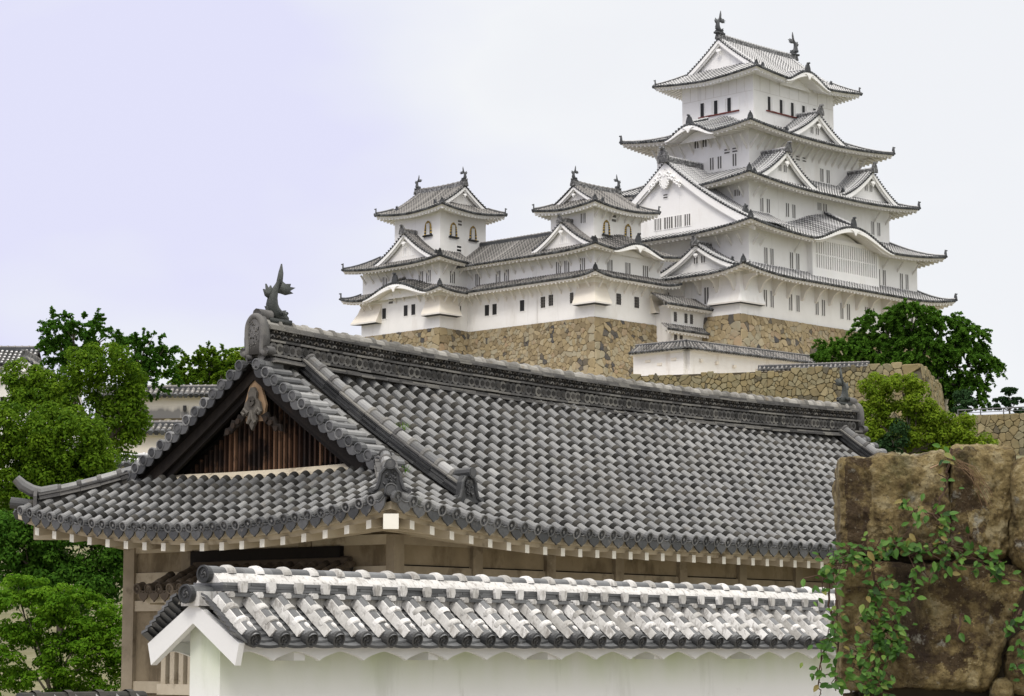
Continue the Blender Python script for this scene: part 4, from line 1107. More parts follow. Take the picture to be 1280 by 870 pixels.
tag(rl.build('rail', [M['metal']]), 'low grey railing on top of the far right stone wall', 'railing')
# ------------------------------------------------------------------ gatehouse with the big tiled roof
TG = R(39.6)
G = Frame(-1.807, 36.5, TG)
GL, GB_ = 21.9, 8.92
gc = (GL / 2, GB_ / 2)
gate = thing('gatehouse', 'large tiled gatehouse with brown slatted gable and rows of grey cover tiles', 'gatehouse', G.p(GL / 2, GB_ / 2, 0))
gh = concave(2.9, .86)
gP = {sd_: roof_face(G, gc, sd_, D, GB_ / 2, A, GB_ / 2, 3.60, gh, .40, 1.0) for sd_, D, A in (('S', GB_ / 2, GL / 2), ('N', GB_ / 2, GL / 2), ('W', GL / 2, GB_ / 2), ('E', GL / 2, GB_ / 2))}
D_ = GB_ / 2
_w, _n = gP['W'], gP['N']
gP['W'] = lambda u, t: _w(u, t) + Z * (.019 * max(0, u + 3.2) * max(0, 1 - t))
gP['N'] = lambda u, t: _n(u, t) + Z * (.145 * max(0, 1 - (u + GL / 2) / 4) * max(0, 1 - t))
def near_rows(mb, P, us, tr, r, tl=.32, seed=1, eave=True, jl=.105, pitch=None):
    """individual cover tiles with mortared joints over stepped pan tiles; round end tiles and pendants along the eave"""
    q_ = random.Random(seed)
    angs = lin(math.pi, 0, 7)
    def frame_at(u, t):
        p = P(u, t); w = wid(P, u, t); tg = (P(u, t + .02) - P(u, t - .02)).normalized()
        nn = w.cross(tg).normalized()
        if nn.z < 0: nn = -nn
        if t > .01: p = p + nn * (mnoise.noise(p * .55) * .022 + mnoise.noise(p * 1.7) * .010) + w * mnoise.noise(p * .8 + V((9, 3, 1))) * .016
        return p, w, nn, tg
    pitch = pitch or abs(us[1] - us[0])
    info = []
    for u in us:
        t0, t1 = tr(u); t1 = max(t0, t1)
        p0, p1 = P(u, t0), P(u, t1); L = sum((P(u, t0 + (t1 - t0) * (k + 1) / 4) - P(u, t0 + (t1 - t0) * k / 4)).length for k in range(4))
        info.append((u, t0, t1, L))
        if L < .1: continue
        k = 0; s = 0.0
        jit = q_.uniform(-.014, .014)
        while s < L - .02:
            e = min(s + tl, L); T_ = lambda x: t0 + (t1 - t0) * x / L
            sec = []
            tn = min(1, max(0, q_.gauss(.5, .13)))
            yaw = q_.uniform(-.006, .006)
            for x, rr in ((s, r * 1.0), (max(s + .02, e - jl), r * .95)):
                p, w, nn, tg = frame_at(u, T_(x))
                p = p + w * (jit + yaw * (1 if x == s else -1)) + nn * .03
                sec.append([p - nn * .03 - w * rr] + [p + (w * math.cos(a) + nn * math.sin(a)) * rr for a in angs] + [p - nn * .03 + w * rr])
            mb.strip(sec, 0, tn)
            if e - jl > s:
                sec = []; jm = q_.random()
                for x, rr in ((e - jl, .90), (e - jl * .78, 1.09), (e - jl * .3, 1.12), (e, 1.02)):
                    p, w, nn, tg = frame_at(u, T_(x)); p = p + w * jit + nn * .03
                    k_ = r * rr * q_.uniform(.97, 1.04)
                    sec.append([p - nn * .03 - w * k_ * 1.08] + [p + (w * math.cos(a) + nn * math.sin(a)) * k_ for a in angs] + [p - nn * .03 + w * k_ * 1.08])
                mb.strip(sec, 1, jm)
            s = e; k += 1
        if eave and t0 == 0:
            p, w, nn, tg = frame_at(u, 0); o_ = -(tg * V((1, 1, .45))).normalized()
            c = p + nn * .035 + w * jit; up = w.cross(o_).normalized(); up = up if up.z > 0 else -up
            R1 = r * 1.2
            circ = lambda rad, dd: [c + o_ * dd + (w * math.cos(a) + up * math.sin(a)) * rad for a in [i * math.pi / 7 for i in range(14)]]
            tn = q_.random(); mb.strip([circ(R1, -.03), circ(R1, .035), circ(R1 * .80, .04), circ(R1 * .73, .015)], 4, tn, closed=True)
            b = mb.strip([circ(R1 * .73, .015), circ(R1 * .34, .015), circ(R1 * .26, .034)], 3, q_.random(), closed=True)
            mb.face([b[-1] + j for j in range(14)], 4, q_.random())
    for (ua, ta0, ta1, La), (ub, tb0, tb1, Lb) in zip(info, info[1:]):
        L = max(La, Lb)
        if L < .1: continue
        st = tl / 2; n = max(1, int(L / st)); 
        for k in range(n):
            rows = []
            tn = q_.random()
            for x, up_ in ((k * L / n, .022), ((k + 1) * L / n, 0.0)):
                row = []
                for f in (0, .25, .5, .75, 1):
                    u = ua + (ub - ua) * f
                    t0 = ta0 + (tb0 - ta0) * f; t1 = ta1 + (tb1 - ta1) * f; 
                    if min(La, Lb) < .1: t1 = max(ta1, tb1) if f in (.25, .5, .75) else t1
                    p = P(u, t0 + (t1 - t0) * x / L)
                    row.append(p + Z * (up_ - .055 * (1 - (2 * f - 1) ** 2)))
                rows.append(row)
            lower = [q - Z * .03 for q in rows[0]]
            mb.strip([lower] + rows, 2, tn)
        if eave and ta0 == 0 and min(La, Lb) >= 0:
            um = (ua + ub) / 2; p, w, nn, tg = frame_at(um, 0)
            o_ = -(tg * V((1, 1, .1))).normalized()
            hw = pitch * .5
            o = [(-hw, .03), (-hw * .86, -.05), (-hw * .74, -.10), (-hw * .48, -.140), (-hw * .18, -.160), (0, -.190), (hw * .18, -.160), (hw * .48, -.140), (hw * .74, -.10), (hw * .86, -.05), (hw, .03), (0, -.04)]
            tn = q_.random(); mb.prism([p + w * x + Z * y for x, y in o], o_ * .03, 5, tn)
            mb.tube([p + o_ * .03 + w * x + Z * (y + .045) for x, y in ((-hw * .8, -.0), (-hw * .4, -.045), (0, -.06), (hw * .4, -.045), (hw * .8, .0))], .014, 5, 5, tn)
rb = MB()
LgG = D_ * 0 + GL / 2 - 1.42
lx2u = lambda x: x - GL / 2
us = [lx2u(.10 + .333 * k) for k in range(int((GL - .2) / .333) + 1)]
trL = lambda u: (0.0, .975 if abs(u) <= GL / 2 - 2.24 else min(1.0, max(0.0, (GL / 2 - abs(u)) / D_)))
near_rows(rb, gP['S'], us, trL, .081, .325, 3)
Te = 1.56 / D_
usE = [-D_ + .09 + .2655 * k for k in range(33)]
near_rows(rb, gP['W'], usE, lambda u: (0.0, min(Te, max(0.0, (D_ - abs(u)) / D_))), .071, .30, 5)
rows_far(rb, gP['N'], spaced(GL / 2 - .1, .34), trL, .088, 8, ms=0, mt=0, mp=2, md=3)
rows_far(rb, gP['E'], spaced(D_ - .1, .30), lambda u: (0.0, min(Te, max(0.0, (D_ - abs(u)) / D_))), .085, 4, ms=0, mt=0, mp=2, md=3)
t0g = 1.42 / D_
for s_ in ('S', 'N'):            # strip of pan under the verge rows
    for sg in (-1, 1):
        mb_rows = [[gP[s_](sg * (GL / 2 - x), t) + Z * (-.02) for x in (1.36, 1.7, 2.2)] for t in lin(t0g, 1, 10)]
        rb.strip(mb_rows, 2, .3)
        near_rows(rb, lambda u, t, s_=s_, sg=sg: gP[s_](u, t), [sg * (GL / 2 - 1.86), sg * (GL / 2 - 2.13)], lambda u: (t0g + .05, .97), .085, .325, 9, eave=False)
GMAT = [M['gtile'], M['gjoint'], M['gpan'], M['gdark'], M['gdisc'], M['gpend']]
groof = rb.build('roof', GMAT, gate, False)

# verge: short cover tiles across the edge, each with its round end
q_ = random.Random(4)
for sg, xx in ((-1, 1.40), (1, GL - 1.40)):
    for s_ in ('S', 'N'):
        P = gP[s_]; k = 14; vb = MB()
        for i in range(k):
            t = t0g + .01 + (.985 - t0g) * (i + .35) / k
            p = P(sg * (GL / 2 - 1.40), t); o_ = G.e * sg
            tg = (P(sg * (GL / 2 - 1.4), t + .01) - P(sg * (GL / 2 - 1.4), t - .01)).normalized()
            nn = o_.cross(tg).normalized(); nn = nn if nn.z > 0 else -nn
            c = p + nn * .075
            ci = lambda rad, dd: [c + o_ * dd + (tg * math.cos(a) + nn * math.sin(a)) * rad for a in [j * math.pi / 6 for j in range(12)]]
            vb.strip([ci(.082, -.48), ci(.080, -.02)], 0, q_.random(), closed=True)
            b = vb.strip([ci(.080, -.06), ci(.098, -.02), ci(.098, .09), ci(.078, .095), ci(.070, .08)], 4, q_.random(), closed=True)
            vb.face([b[-1] + j for j in range(12)], 3, q_.random())
            # hanging verge tile between
            w2 = (1 - t0g) * D_ * 1.15 / k
            o = [(-.5, .05), (-.5, -.03), (-.3, -.075), (0, -.10), (.3, -.075), (.5, -.03), (.5, .05)]
            vb.prism([p + o_ * .05 + tg * (x * w2 - w2 * .5) + nn * y for x, y in o], o_ * .03, 3, q_.random())
        vb.build('verge_tiles', GMAT, groof)

def layered(mb, pts, layers, seg=.34, cap=None, seed=1, jit=.008):
    """stacked ridge: layers = (z0, z1, half width, material) laid as short tiles; cap = (z, radius, tile, collar material)"""
    q = random.Random(seed)
    pts = [V(p) for p in pts]
    ln = [0]
    for a, b in zip(pts, pts[1:]): ln.append(ln[-1] + (b - a).length)
    def at(s):
        j = max(0, min(len(pts) - 2, sum(1 for x in ln[1:-1] if x <= s))); f = (s - ln[j]) / (ln[j + 1] - ln[j])
        return pts[j].lerp(pts[j + 1], f), (pts[j + 1] - pts[j]).normalized()
    for li, (z0, z1, hw, m) in enumerate(layers):
        n = max(1, int(ln[-1] / seg)); 
        for k in range(n):
            a, d = at(k * ln[-1] / n); b, d2 = at(min(ln[-1], (k + 1) * ln[-1] / n - .008)); sd_ = d.cross(Z).normalized(); h_ = hw + q.uniform(-jit, jit); dz = q.uniform(-jit, jit) * .5
            up = sd_.cross(d).normalized()
            o = [(-h_, z0), (-h_, z1), (h_, z1), (h_, z0)]
            mb.prism([a + sd_ * x + up * (y + dz) for x, y in o], b - a, m, q.random())
    if cap:
        z, r, m, mj = cap; n = max(1, int(ln[-1] / .33))
        for k in range(n):
            s0, s1 = k * ln[-1] / n, (k + 1) * ln[-1] / n
            a, d = at(s0); b, _ = at(s1 - .04); c, _ = at(min(ln[-1], s1 + .02)); sd_ = d.cross(Z).normalized(); up = sd_.cross(d).normalized()
            tn = q.random(); ang = lin(math.pi * 1.08, -math.pi * .08, 8)
            r0 = r * q.uniform(.96, 1.04)
            ring = lambda p, rr: [p + up * z + (sd_ * math.cos(x) + up * math.sin(x)) * rr for x in ang]
            sc = [ring(a, r0), ring(b, r0 * .96)]
            mb.strip(sc, m, tn)
            if k == 0: mb.poly(sc[0], m, tn)
            mb.strip([ring(b - d * .015, r0 * .95), ring(b, r0 * 1.16), ring(c, r0 * 1.18), ring(c + d * .012, r0)], mj, q.random())
    return at
def crv(p, k):
    o = []
    for i in range(len(p) - 1):
        a, b, c, d = p[max(i - 1, 0)], p[i], p[i + 1], p[min(i + 2, len(p) - 1)]
        for j in range(k):
            t = j / k
            o.append(tuple(.5 * (2 * b[n] + (c[n] - a[n]) * t + (2 * a[n] - 5 * b[n] + 4 * c[n] - d[n]) * t * t + (3 * b[n] - a[n] - 3 * c[n] + d[n]) * t ** 3) for n in (0, 1)))
    return o + [p[-1]]
gr = MB()
sagz = lambda x: 6.44 + .17 * ((x - GL / 2) / 9.4) ** 2
rp = [G.p(x, D_, sagz(x)) for x in lin(1.62, GL - 1.62, 24)]
ridge_at = layered(gr, rp, [(-.30, -.09, .24, 1), (-.115, -.08, .38, 0), (-.075, -.04, .33, 0), (-.04, .0, .22, 1), (.0, .038, .29, 0), (.04, .25, .17, 1), (.25, .285, .25, 0), (.285, .455, .15, 1), (.455, .49, .235, 0), (.495, .535, .20, 0)],
                    cap=(.535, .125, 2, 2), seed=6)
n = int((GL - 3.3) / .15)
for k in range(n):
    x = 1.7 + k * .15
    for sg in (-1, 1):
        c = G.p(x, D_ + sg * .17, sagz(x) + .145)
        gr.prism([c + G.e * math.cos(a) * .098 + Z * math.sin(a) * .098 for a in lin(0, 2 * math.pi, 9)[:-1]], G.n * sg * .05, 0, rng.random())
        gr.prism([c + G.n * sg * .05 + G.e * math.cos(a) * .05 + Z * math.sin(a) * .05 for a in lin(0, 2 * math.pi, 7)[:-1]], G.n * sg * .012, 1, rng.random())
        for row in (0, 1):
            c = G.p(x + row * .075, D_ + sg * .15, sagz(x) + .33 + row * .08)
            w_ = [c + G.e * math.cos(a) * .055 + Z * math.sin(a) * .05 for a in lin(math.pi, 0, 5)]
            v_ = [c + G.e * math.cos(a) * .033 + Z * math.sin(a) * .03 for a in lin(math.pi, 0, 5)]
            gr.prism(w_ + v_[::-1], G.n * sg * .05, 3 if (k + row) % 2 else 0, rng.random())
ridge_o = gr.build('ridge', [M['gridge'], M['gpan'], M['gridge_top'], M['gegyo']], groof)
# sloping ridges on the roof and at the corners
def oni_near(mb, p, out, s, m=0, mt=1):
    out = V(out).normalized(); sd_ = out.cross(Z).normalized(); q = lambda x, z, o=0: p + sd_ * x * s + Z * z * s + out * o * s
    o = [(-.52, -.02), (-.62, .06), (-.50, .13), (-.36, .16), (-.30, .50), (-.22, .66), (0, .74), (.22, .66), (.30, .50), (.36, .16), (.50, .13), (.62, .06), (.52, -.02)]
    mb.prism([q(x, z) for x, z in o], out * .16 * s, m, .3)
    inn = [(-.24, .06), (-.20, .45), (-.12, .56), (0, .60), (.12, .56), (.20, .45), (.24, .06)]
    mb.tube([q(x, z, .16) for x, z in [(-.48, .04), (-.36, .10), (-.29, .3), (-.26, .5), (-.16, .63), (0, .68), (.16, .63), (.26, .5), (.29, .3), (.36, .10), (.48, .04)]], .055 * s, 7, m, .5)
    for i in range(16):
        a, b = rng.uniform(-.16, .16), rng.uniform(.1, .5)
        mb.tube([q(a, b, .15), q(a + rng.uniform(-.05, .05), b + .06, .20), q(a + rng.uniform(-.06, .06), b + .1, .16)], .025 * s, 5, m, rng.random())
    for e in (-1, 1): mb.tube([q(e * .50, .05, .02), q(e * .50, .05, .19)], .085 * s, 8, m, .5)
    mb.tube([q(0, .74, -.45), q(0, .76, .30)], .15 * s, 10, m, .4)
    mb.tube([q(0, .76, .295), q(0, .76, .31)], .11 * s, 10, m, .7)
SLM = [M['gridge'], M['gjoint'], M['gtile'], M['gdark']]
for s_ in ('S', 'N'):
    for sg in (-1, 1):
        P = gP[s_]; sl = MB()
        u = sg * (GL / 2 - 2.47)
        pts = [P(u, t) + Z * .02 for t in lin(.165, .965, 10)]
        layered(sl, pts, [(-.08, .08, .15, 1), (.08, .11, .19, 3), (.118, .15, .16, 3), (.158, .19, .18, 3), (.198, .23, .15, 3), (.238, .265, .17, 0)], cap=(.26, .10, 2, 0), seed=8)
        oni_near(sl, pts[0] + Z * .0 + (pts[0] - pts[1]).normalized() * .06, (pts[0] - pts[1]) * V((1, 1, 0)), .60, 3)
        sl.build('sloping_ridge', SLM, groof); sl = MB()
        pts = [P(sg * (GL / 2 - t * D_), t) + Z * .02 for t in lin(.085, .36, 6)]
        layered(sl, pts, [(-.08, .06, .14, 1), (.06, .09, .18, 0), (.095, .125, .15, 0), (.13, .16, .17, 0)], cap=(.17, .09, 2, 0), seed=10)
        o_ = (pts[0] - pts[1]) * V((1, 1, 0))
        if s_ == 'S': oni_near(sl, pts[0] + o_.normalized() * .05 - Z * .03, o_, .56, 3)
        # corner end tile
        c = P(sg * (GL / 2 - .05), .012) + Z * .10; od = (o_.normalized() + Z * .1).normalized(); sd_ = od.cross(Z).normalized(); upv = sd_.cross(od)
        ci = lambda rad, dd: [c + od * dd + (sd_ * math.cos(a) + upv * math.sin(a)) * rad for a in lin(0, 2 * math.pi, 14)[:-1]]
        b = sl.strip([ci(.095, -.45), ci(.10, .06), ci(.08, .065), ci(.072, .05)], 3, .4, closed=True); sl.face([b[-1] + j for j in range(14)], 3, .5)
        # row of tiles on the crest of the corner
        # upturned tail at the far corners
        if (s_ == 'N'):
            e = pts[0]; od2 = o_.normalized()
            sl.tube([pts[1] + Z * .19, e + Z * .19, e + od2 * .16 + Z * .22, e + od2 * .32 + Z * .31, e + od2 * .44 + Z * .43], [.10, .105, .11, .105, .085], 10, 2, .3)
            sl.prism([e + od2 * .06 + od2.cross(Z) * a + Z * z for a, z in ((-.19, -.12), (-.2, .12), (-.1, .24), (.1, .24), (.2, .12), (.19, -.12))], od2 * .06, 0, .4)
        sl.build('sloping_ridge', SLM, groof)
# ridge-end ornaments
for x, sg in ((1.60, -1), (GL - 1.60, 1)):
    ob = MB(); OS = .74; p = G.p(x, D_, sagz(x) + .12); out = G.e * sg; sd_ = out.cross(Z).normalized()
    q = lambda a, z, o=0: p + sd_ * a * OS + Z * z * OS + out * o * OS
    ob.prism([q(a, z) for a, z in [(-.30, -.12), (-.32, .25), (-.28, .55), (-.17, .74), (0, .80), (.17, .74), (.28, .55), (.32, .25), (.30, -.12)]], out * .14, 0, .4)
    ob.tube([q(a, z, .15) for a, z in crv([(-.36, -.05), (-.30, -.12), (-.22, -.02), (-.25, .30), (-.23, .55), (-.13, .70), (0, .75), (.13, .70), (.23, .55), (.25, .30), (.22, -.02), (.30, -.12), (.36, -.05)], 4)], .075 * OS, 9, 0, .6)
    for i in range(46):
        a, z = rng.uniform(-.16, .16), rng.uniform(.02, .62)
        ob.tube([q(a, z, .13), q(a + rng.uniform(-.03, .03), z + rng.uniform(.0, .05), .20)], [.035 * OS, .018 * OS], 5, 0, rng.random())
    for e in (-1, 1):
        ob.tube([q(e * .36, -.05, -.05), q(e * .36, -.05, .19)], .10 * OS, 9, 0, .4)
        ob.tube([q(e * .18, -.16, .1), q(e * .24, -.20, .2)], .06, 8, 0, .4)
    ob.tube([q(0, .80, -.3), q(0, .80, .12)], .10, 9, 0, .5)
    ob.build('ridge_end_ornament', [M['gridge']], groof, True)
for x, sg, s in ((1.95, 1, .80), (GL - 1.95, -1, .66)):
    fb = MB(); shachi(fb, G.p(x, D_, sagz(x) + .64), G.e * sg, s, n=14)
    r5 = random.Random(5)
    for i in range(0):
        a = r5.uniform(.15, .62); 
        cx_, w_ = (-.10 + .10 * (a - .36) ** 2 * 6, .14)
        e = r5.choice((-1, 1)); f = G.e * sg; sd_ = f.cross(Z).normalized()
        an = r5.uniform(-1.2, 1.2)
        p = G.p(x, D_, sagz(x) + .64) + f * (cx_ + math.sin(an) * w_) * s + Z * a * s + sd_ * e * math.cos(an) * .105 * s * (1.1 - abs(a - .33))
        fb.box(p, f * .016, sd_ * .012, Z * .022, 0, r5.random())
    fb.build('roof_fish', [M['bronze']], groof, True)

# gable: barge boards, slats, carved pendant
curve = lambda s_, t, sg=-1: gP[s_](sg * (GL / 2 - 1.40), t0g + (1 - t0g) * t)
for sg, o_ in ((-1, -1), (1, 1)):
    for s_ in ('S', 'N'):
        ga = MB()
        for (off, d0, d1) in ((-.07, .10, .29), (-.16, .22, .40)):
            rows = []
            for t in lin(-.02, 1, 16):
                p = curve(s_, t, sg) + G.e * o_ * off
                fl = 1 + .35 * (1 - t) ** 3
                rows.append([p - Z * d0, p - Z * d1 * fl, p - Z * d1 * fl - G.e * o_ * .07, p - Z * d0 - G.e * o_ * .07])
            ga.strip(rows, 0, .45 if off > -.1 else .25, closed=True); ga.poly(rows[0], 0, .4)
        rows = [[curve(s_, t, sg) + G.e * o_ * .02 - Z * .09, curve(s_, t, sg) - G.e * o_ * .75 - Z * .09] for t in lin(0, 1, 12)]
        ga.strip(rows, 0, .2); ga.build('barge_board', [M['dark_wood']], groof)
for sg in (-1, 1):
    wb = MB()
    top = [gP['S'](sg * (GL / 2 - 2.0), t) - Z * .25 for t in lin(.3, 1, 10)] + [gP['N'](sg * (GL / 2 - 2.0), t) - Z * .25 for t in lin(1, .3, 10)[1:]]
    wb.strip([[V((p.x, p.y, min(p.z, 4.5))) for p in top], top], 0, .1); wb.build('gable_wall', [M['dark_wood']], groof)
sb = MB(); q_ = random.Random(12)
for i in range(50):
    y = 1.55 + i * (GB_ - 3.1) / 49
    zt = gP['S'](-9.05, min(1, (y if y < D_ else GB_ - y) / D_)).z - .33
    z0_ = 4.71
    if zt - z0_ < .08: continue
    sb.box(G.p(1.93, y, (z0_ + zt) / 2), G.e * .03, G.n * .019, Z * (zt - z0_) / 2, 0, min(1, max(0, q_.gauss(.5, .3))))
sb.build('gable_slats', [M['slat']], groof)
cb = MB()
bs = []
for y in lin(1.7, GB_ - 1.7, 24):
    z_ = 4.50 + .10 * (1 - ((y - D_) / (D_ - 1.7)) ** 2) * 0 + .04 * ((y - D_) / 2.8) ** 2
    bs.append([G.p(1.56, y, z_ + .02), G.p(1.58, y, z_ + .12), G.p(1.70, y, z_ + .21), G.p(1.95, y, z_ + .22)])
cb.strip(bs, 0, .75); cb.build('gable_sill', [M['cream']], groof)
pb = MB()
ap = G.p(1.50, D_, curve('S', 1).z - .42)
q = lambda a, z, o=0: ap + G.n * a * .86 + Z * z * .86 - G.e * o
pb.prism([q(a, z) for a, z in [(0, .20), (-.16, .03), (-.30, -.35), (-.24, -.66), (.24, -.66), (.30, -.35), (.16, .03)]], G.e * .05, 1, .6)
o = [(-.05, .0), (-.14, -.10), (-.13, -.22), (-.24, -.30), (-.30, -.45), (-.22, -.55), (-.12, -.50), (-.16, -.64), (-.07, -.74), (0, -.84)]
pb.prism([q(a * .82, z, .02) for a, z in o + [(-a, z) for a, z in o[::-1][1:]]], -G.e * .05, 0, .7)
for e in (-1, 1):
    pb.tube([q(e * .10, -.5, .07), q(e * .20, -.42, .08), q(e * .25, -.48, .08), q(e * .19, -.53, .08)], .035, 6, 0, .9)
    pb.tube([q(0, -.45, .07), q(e * .04, -.62, .08), q(e * .10, -.70, .08)], .03, 6, 0, .9)
    o = [(.16, -.46), (.34, -.40), (.40, -.52), (.52, -.50), (.58, -.64), (.70, -.66), (.74, -.80), (.62, -.78), (.52, -.74), (.44, -.68), (.30, -.62)]
    pb.prism([q(e * (a + .06), z - .10, .0) for a, z in o], -G.e * .05, 2, .5)
    for a, z in ((.32, -.58), (.45, -.66), (.60, -.78)): pb.tube([q(e * (a + .06), z - .06, .05), q(e * (a + .06), z - .06, .09)], .05, 7, 2, .8)
for i in range(7):
    a = i * 2 * math.pi / 7; pb.tube([q(math.cos(a) * .06, -.28 + math.sin(a) * .06, .06), q(math.cos(a) * .06, -.28 + math.sin(a) * .06, .11)], .036, 6, 0, .3)
pb.build('pendant', [M['gegyo'], M['pale_wood'], M['dark_wood']], groof)

# eaves: plastered fascia, soffit, corner beams, rafters
eb = MB()
for s_, A in (('S', GL / 2), ('N', GL / 2), ('W', D_), ('E', D_)):
    P = gP[s_]; rows = [[], [], [], [], []]
    for i in range(61):
        qq = -1 + 2 * i / 60
        f = lambda t: P(qq * (A - t * D_), t)
        z0_ = P(qq * A, 0).z
        for j, (t, zz) in enumerate(((.022, -.05), (.024, -.165), (.045, -.17), (.048, -.245), (.34, -.02))):
            p = f(t); rows[j].append(V((p.x, p.y, z0_ + zz)) if j < 4 else V((p.x, p.y, 3.60 - .02 + (z0_ - 3.6) * .3)))
    eb.strip([rows[0], rows[1]], 0, .55); eb.strip([rows[1], rows[2]], 0, .4); eb.strip([rows[2], rows[3]], 0, .35); eb.strip([rows[3], rows[4]], 0, .3)
eb.build('eaves', [M['cream']], groof)
RM = {}
def rafter(P, u, A, wd, hh, big=False):
    t1 = .36
    z0_ = P(u, 0).z
    a = P(u, .03); b = P(u, t1); a = V((a.x, a.y, z0_ - .285 - (.02 if big else 0))); b = V((b.x, b.y, z0_ - .10))
    m = MB(); w = wid(P, u, 0); w = V((w.x, w.y, w.z))
    d = (b - a) / 2
    m.box((a + b) / 2, w * wd / 2, d, Z * hh / 2, 0, .45, mats=[0, 0, 1, 0, 0, 0])
    m.build('rafter', [M['cream'], M['rafter_end']], gate)
for i in range(46): 
    x = .62 + i * .46
    if x < GL - .5: rafter(gP['S'], lx2u(x), GL / 2, .105, .13)
for i in range(18): rafter(gP['W'], -D_ + .58 + i * (GB_ - 1.16) / 17, D_, .105, .13)
for sx, sy in ((0, 0), (0, 1), (1, 0), (1, 1)):
    x, y = (0 if sx == 0 else GL), (0 if sy == 0 else GB_); dx, dy = (1 if sx == 0 else -1), (1 if sy == 0 else -1)
    m = MB(); o2 = .02 if sy == 0 else .30; a = G.p(x + dx * o2, y + dy * o2, 3.64 + (.10 if sy else 0)); b = G.p(x + dx * 1.7, y + dy * 1.6, 3.75); dd = (b - a).normalized(); sd_ = dd.cross(Z).normalized()
    m.box((a + b) / 2, sd_ * .115, (b - a) / 2, Z * .115, 0, .7, mats=[0, 0, 1, 0, 0, 0]); m.build('corner_beam', [M['cream'], M['rafter_end']], gate)
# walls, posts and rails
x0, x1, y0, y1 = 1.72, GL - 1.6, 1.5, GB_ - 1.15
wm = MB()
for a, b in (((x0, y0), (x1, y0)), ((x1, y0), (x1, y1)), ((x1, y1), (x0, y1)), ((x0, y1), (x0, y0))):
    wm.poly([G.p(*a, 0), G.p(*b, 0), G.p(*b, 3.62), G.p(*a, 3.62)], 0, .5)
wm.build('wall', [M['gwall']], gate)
def gbox(name, mat, xa, xb, ya, yb, za, zb, t=.5, parent=gate):
    m = MB(); m.box(G.p((xa + xb) / 2, (ya + yb) / 2, (za + zb) / 2), G.e * (xb - xa) / 2, G.n * (yb - ya) / 2, Z * (zb - za) / 2, 0, t); return m.build(name, [mat], parent)
for i in range(10):
    x = x0 + .03 + 1.93 * i
    gbox('post', M['post'], x - .11, x + .13, y0 - .07, y0 + .1, 0, 3.55, .2)
for y in (y0 + 1.9, y0 + 3.3, y0 + 4.7, y1 - .10): gbox('post', M['post'], x0 - .08, x0 + .1, y - .13, y + .15, 0, 3.55, .25)
for za, zb, pr in ((2.86, 3.06, .035), (3.40, 3.56, .05), (2.40, 2.58, .05), (1.0, 1.2, .05), (.2, .4, .05)):
    gbox('rail', M['post'], x0 + .05, x1, y0 - pr, y0 + .05, za, zb, .35)
    gbox('rail', M['cream'], x0 - pr, x0 + .05, y0, y1, za, zb, .35)
for i in range(9):
    xx = x0 + .16 + 1.93 * i; gbox('groove', M['dark_wood'], xx, xx + 1.65, y0 - .012, y0 + .02, 3.065, 3.082, .4)
# dark beam band in the recess over the pent roof
gbox('beam', M['dark_wood'], x0 - .10, x0 + .05, 2.6, 6.1, 3.12, 3.40, .3)
# latticed opening in the end wall
gbox('lattice_sill', M['cream'], x0 - .22, x0 + .02, 5.3, 6.75, .98, 1.16, .8)
lw = gbox('lattice_window', M['dark_wood'], x0 - .06, x0 + .03, 5.4, 6.7, 1.16, 2.0, .1)
for i in range(6):
    y = 6.62 - i * .22; m = MB(); m.box(G.p(x0 - .14, y, 1.56), G.e * .06, G.n * .055, Z * .42, 0, .6); m.build('bar', [M['cream']], lw)
# pent roof on the end wall
pm = MB()
def PP(u, t):
    dist = .86 * (1 - t)
    return G.p(x0 - dist, 4.2 - u, 2.72 + .40 * t + .05 * max(0, abs(u) - 1.9) ** 2 * (1 - t))
near_rows(pm, PP, [-2.32 + .262 * k for k in range(18)], lambda u: (0.0, min(1.0, max(.05, (2.4 - abs(u)) / .55))), .075, .28, 21)
pm.tube([G.p(x0 - .06, y, 3.14) for y in lin(2.4, 6.0, 6)], .09, 8, 0, .3)
pe = pm.build('pent_roof', [M['pent'], M['pent'], M['gpan'], M['pent'], M['pent'], M['pent']], gate)
pm = MB()
pm.strip([[G.p(x0 - .80, y, 2.62) for y in lin(1.9, 6.5, 6)], [G.p(x0 - .78, y, 2.52) for y in lin(1.9, 6.5, 6)], [G.p(x0, y, 2.66) for y in lin(1.9, 6.5, 6)]], 0, .4)
for i in range(11): pm.box(G.p(x0 - .40, 2.0 + i * .44, 2.54), G.e * .36, G.n * .04, Z * .045, 0, .6)
pm.build('rafters', [M['cream']], pe)
for y in (6.1, 2.3): gbox('pent_bracket', M['cream'], x0 - .55, x0, y - .06, y + .06, 2.38, 2.50, .4)

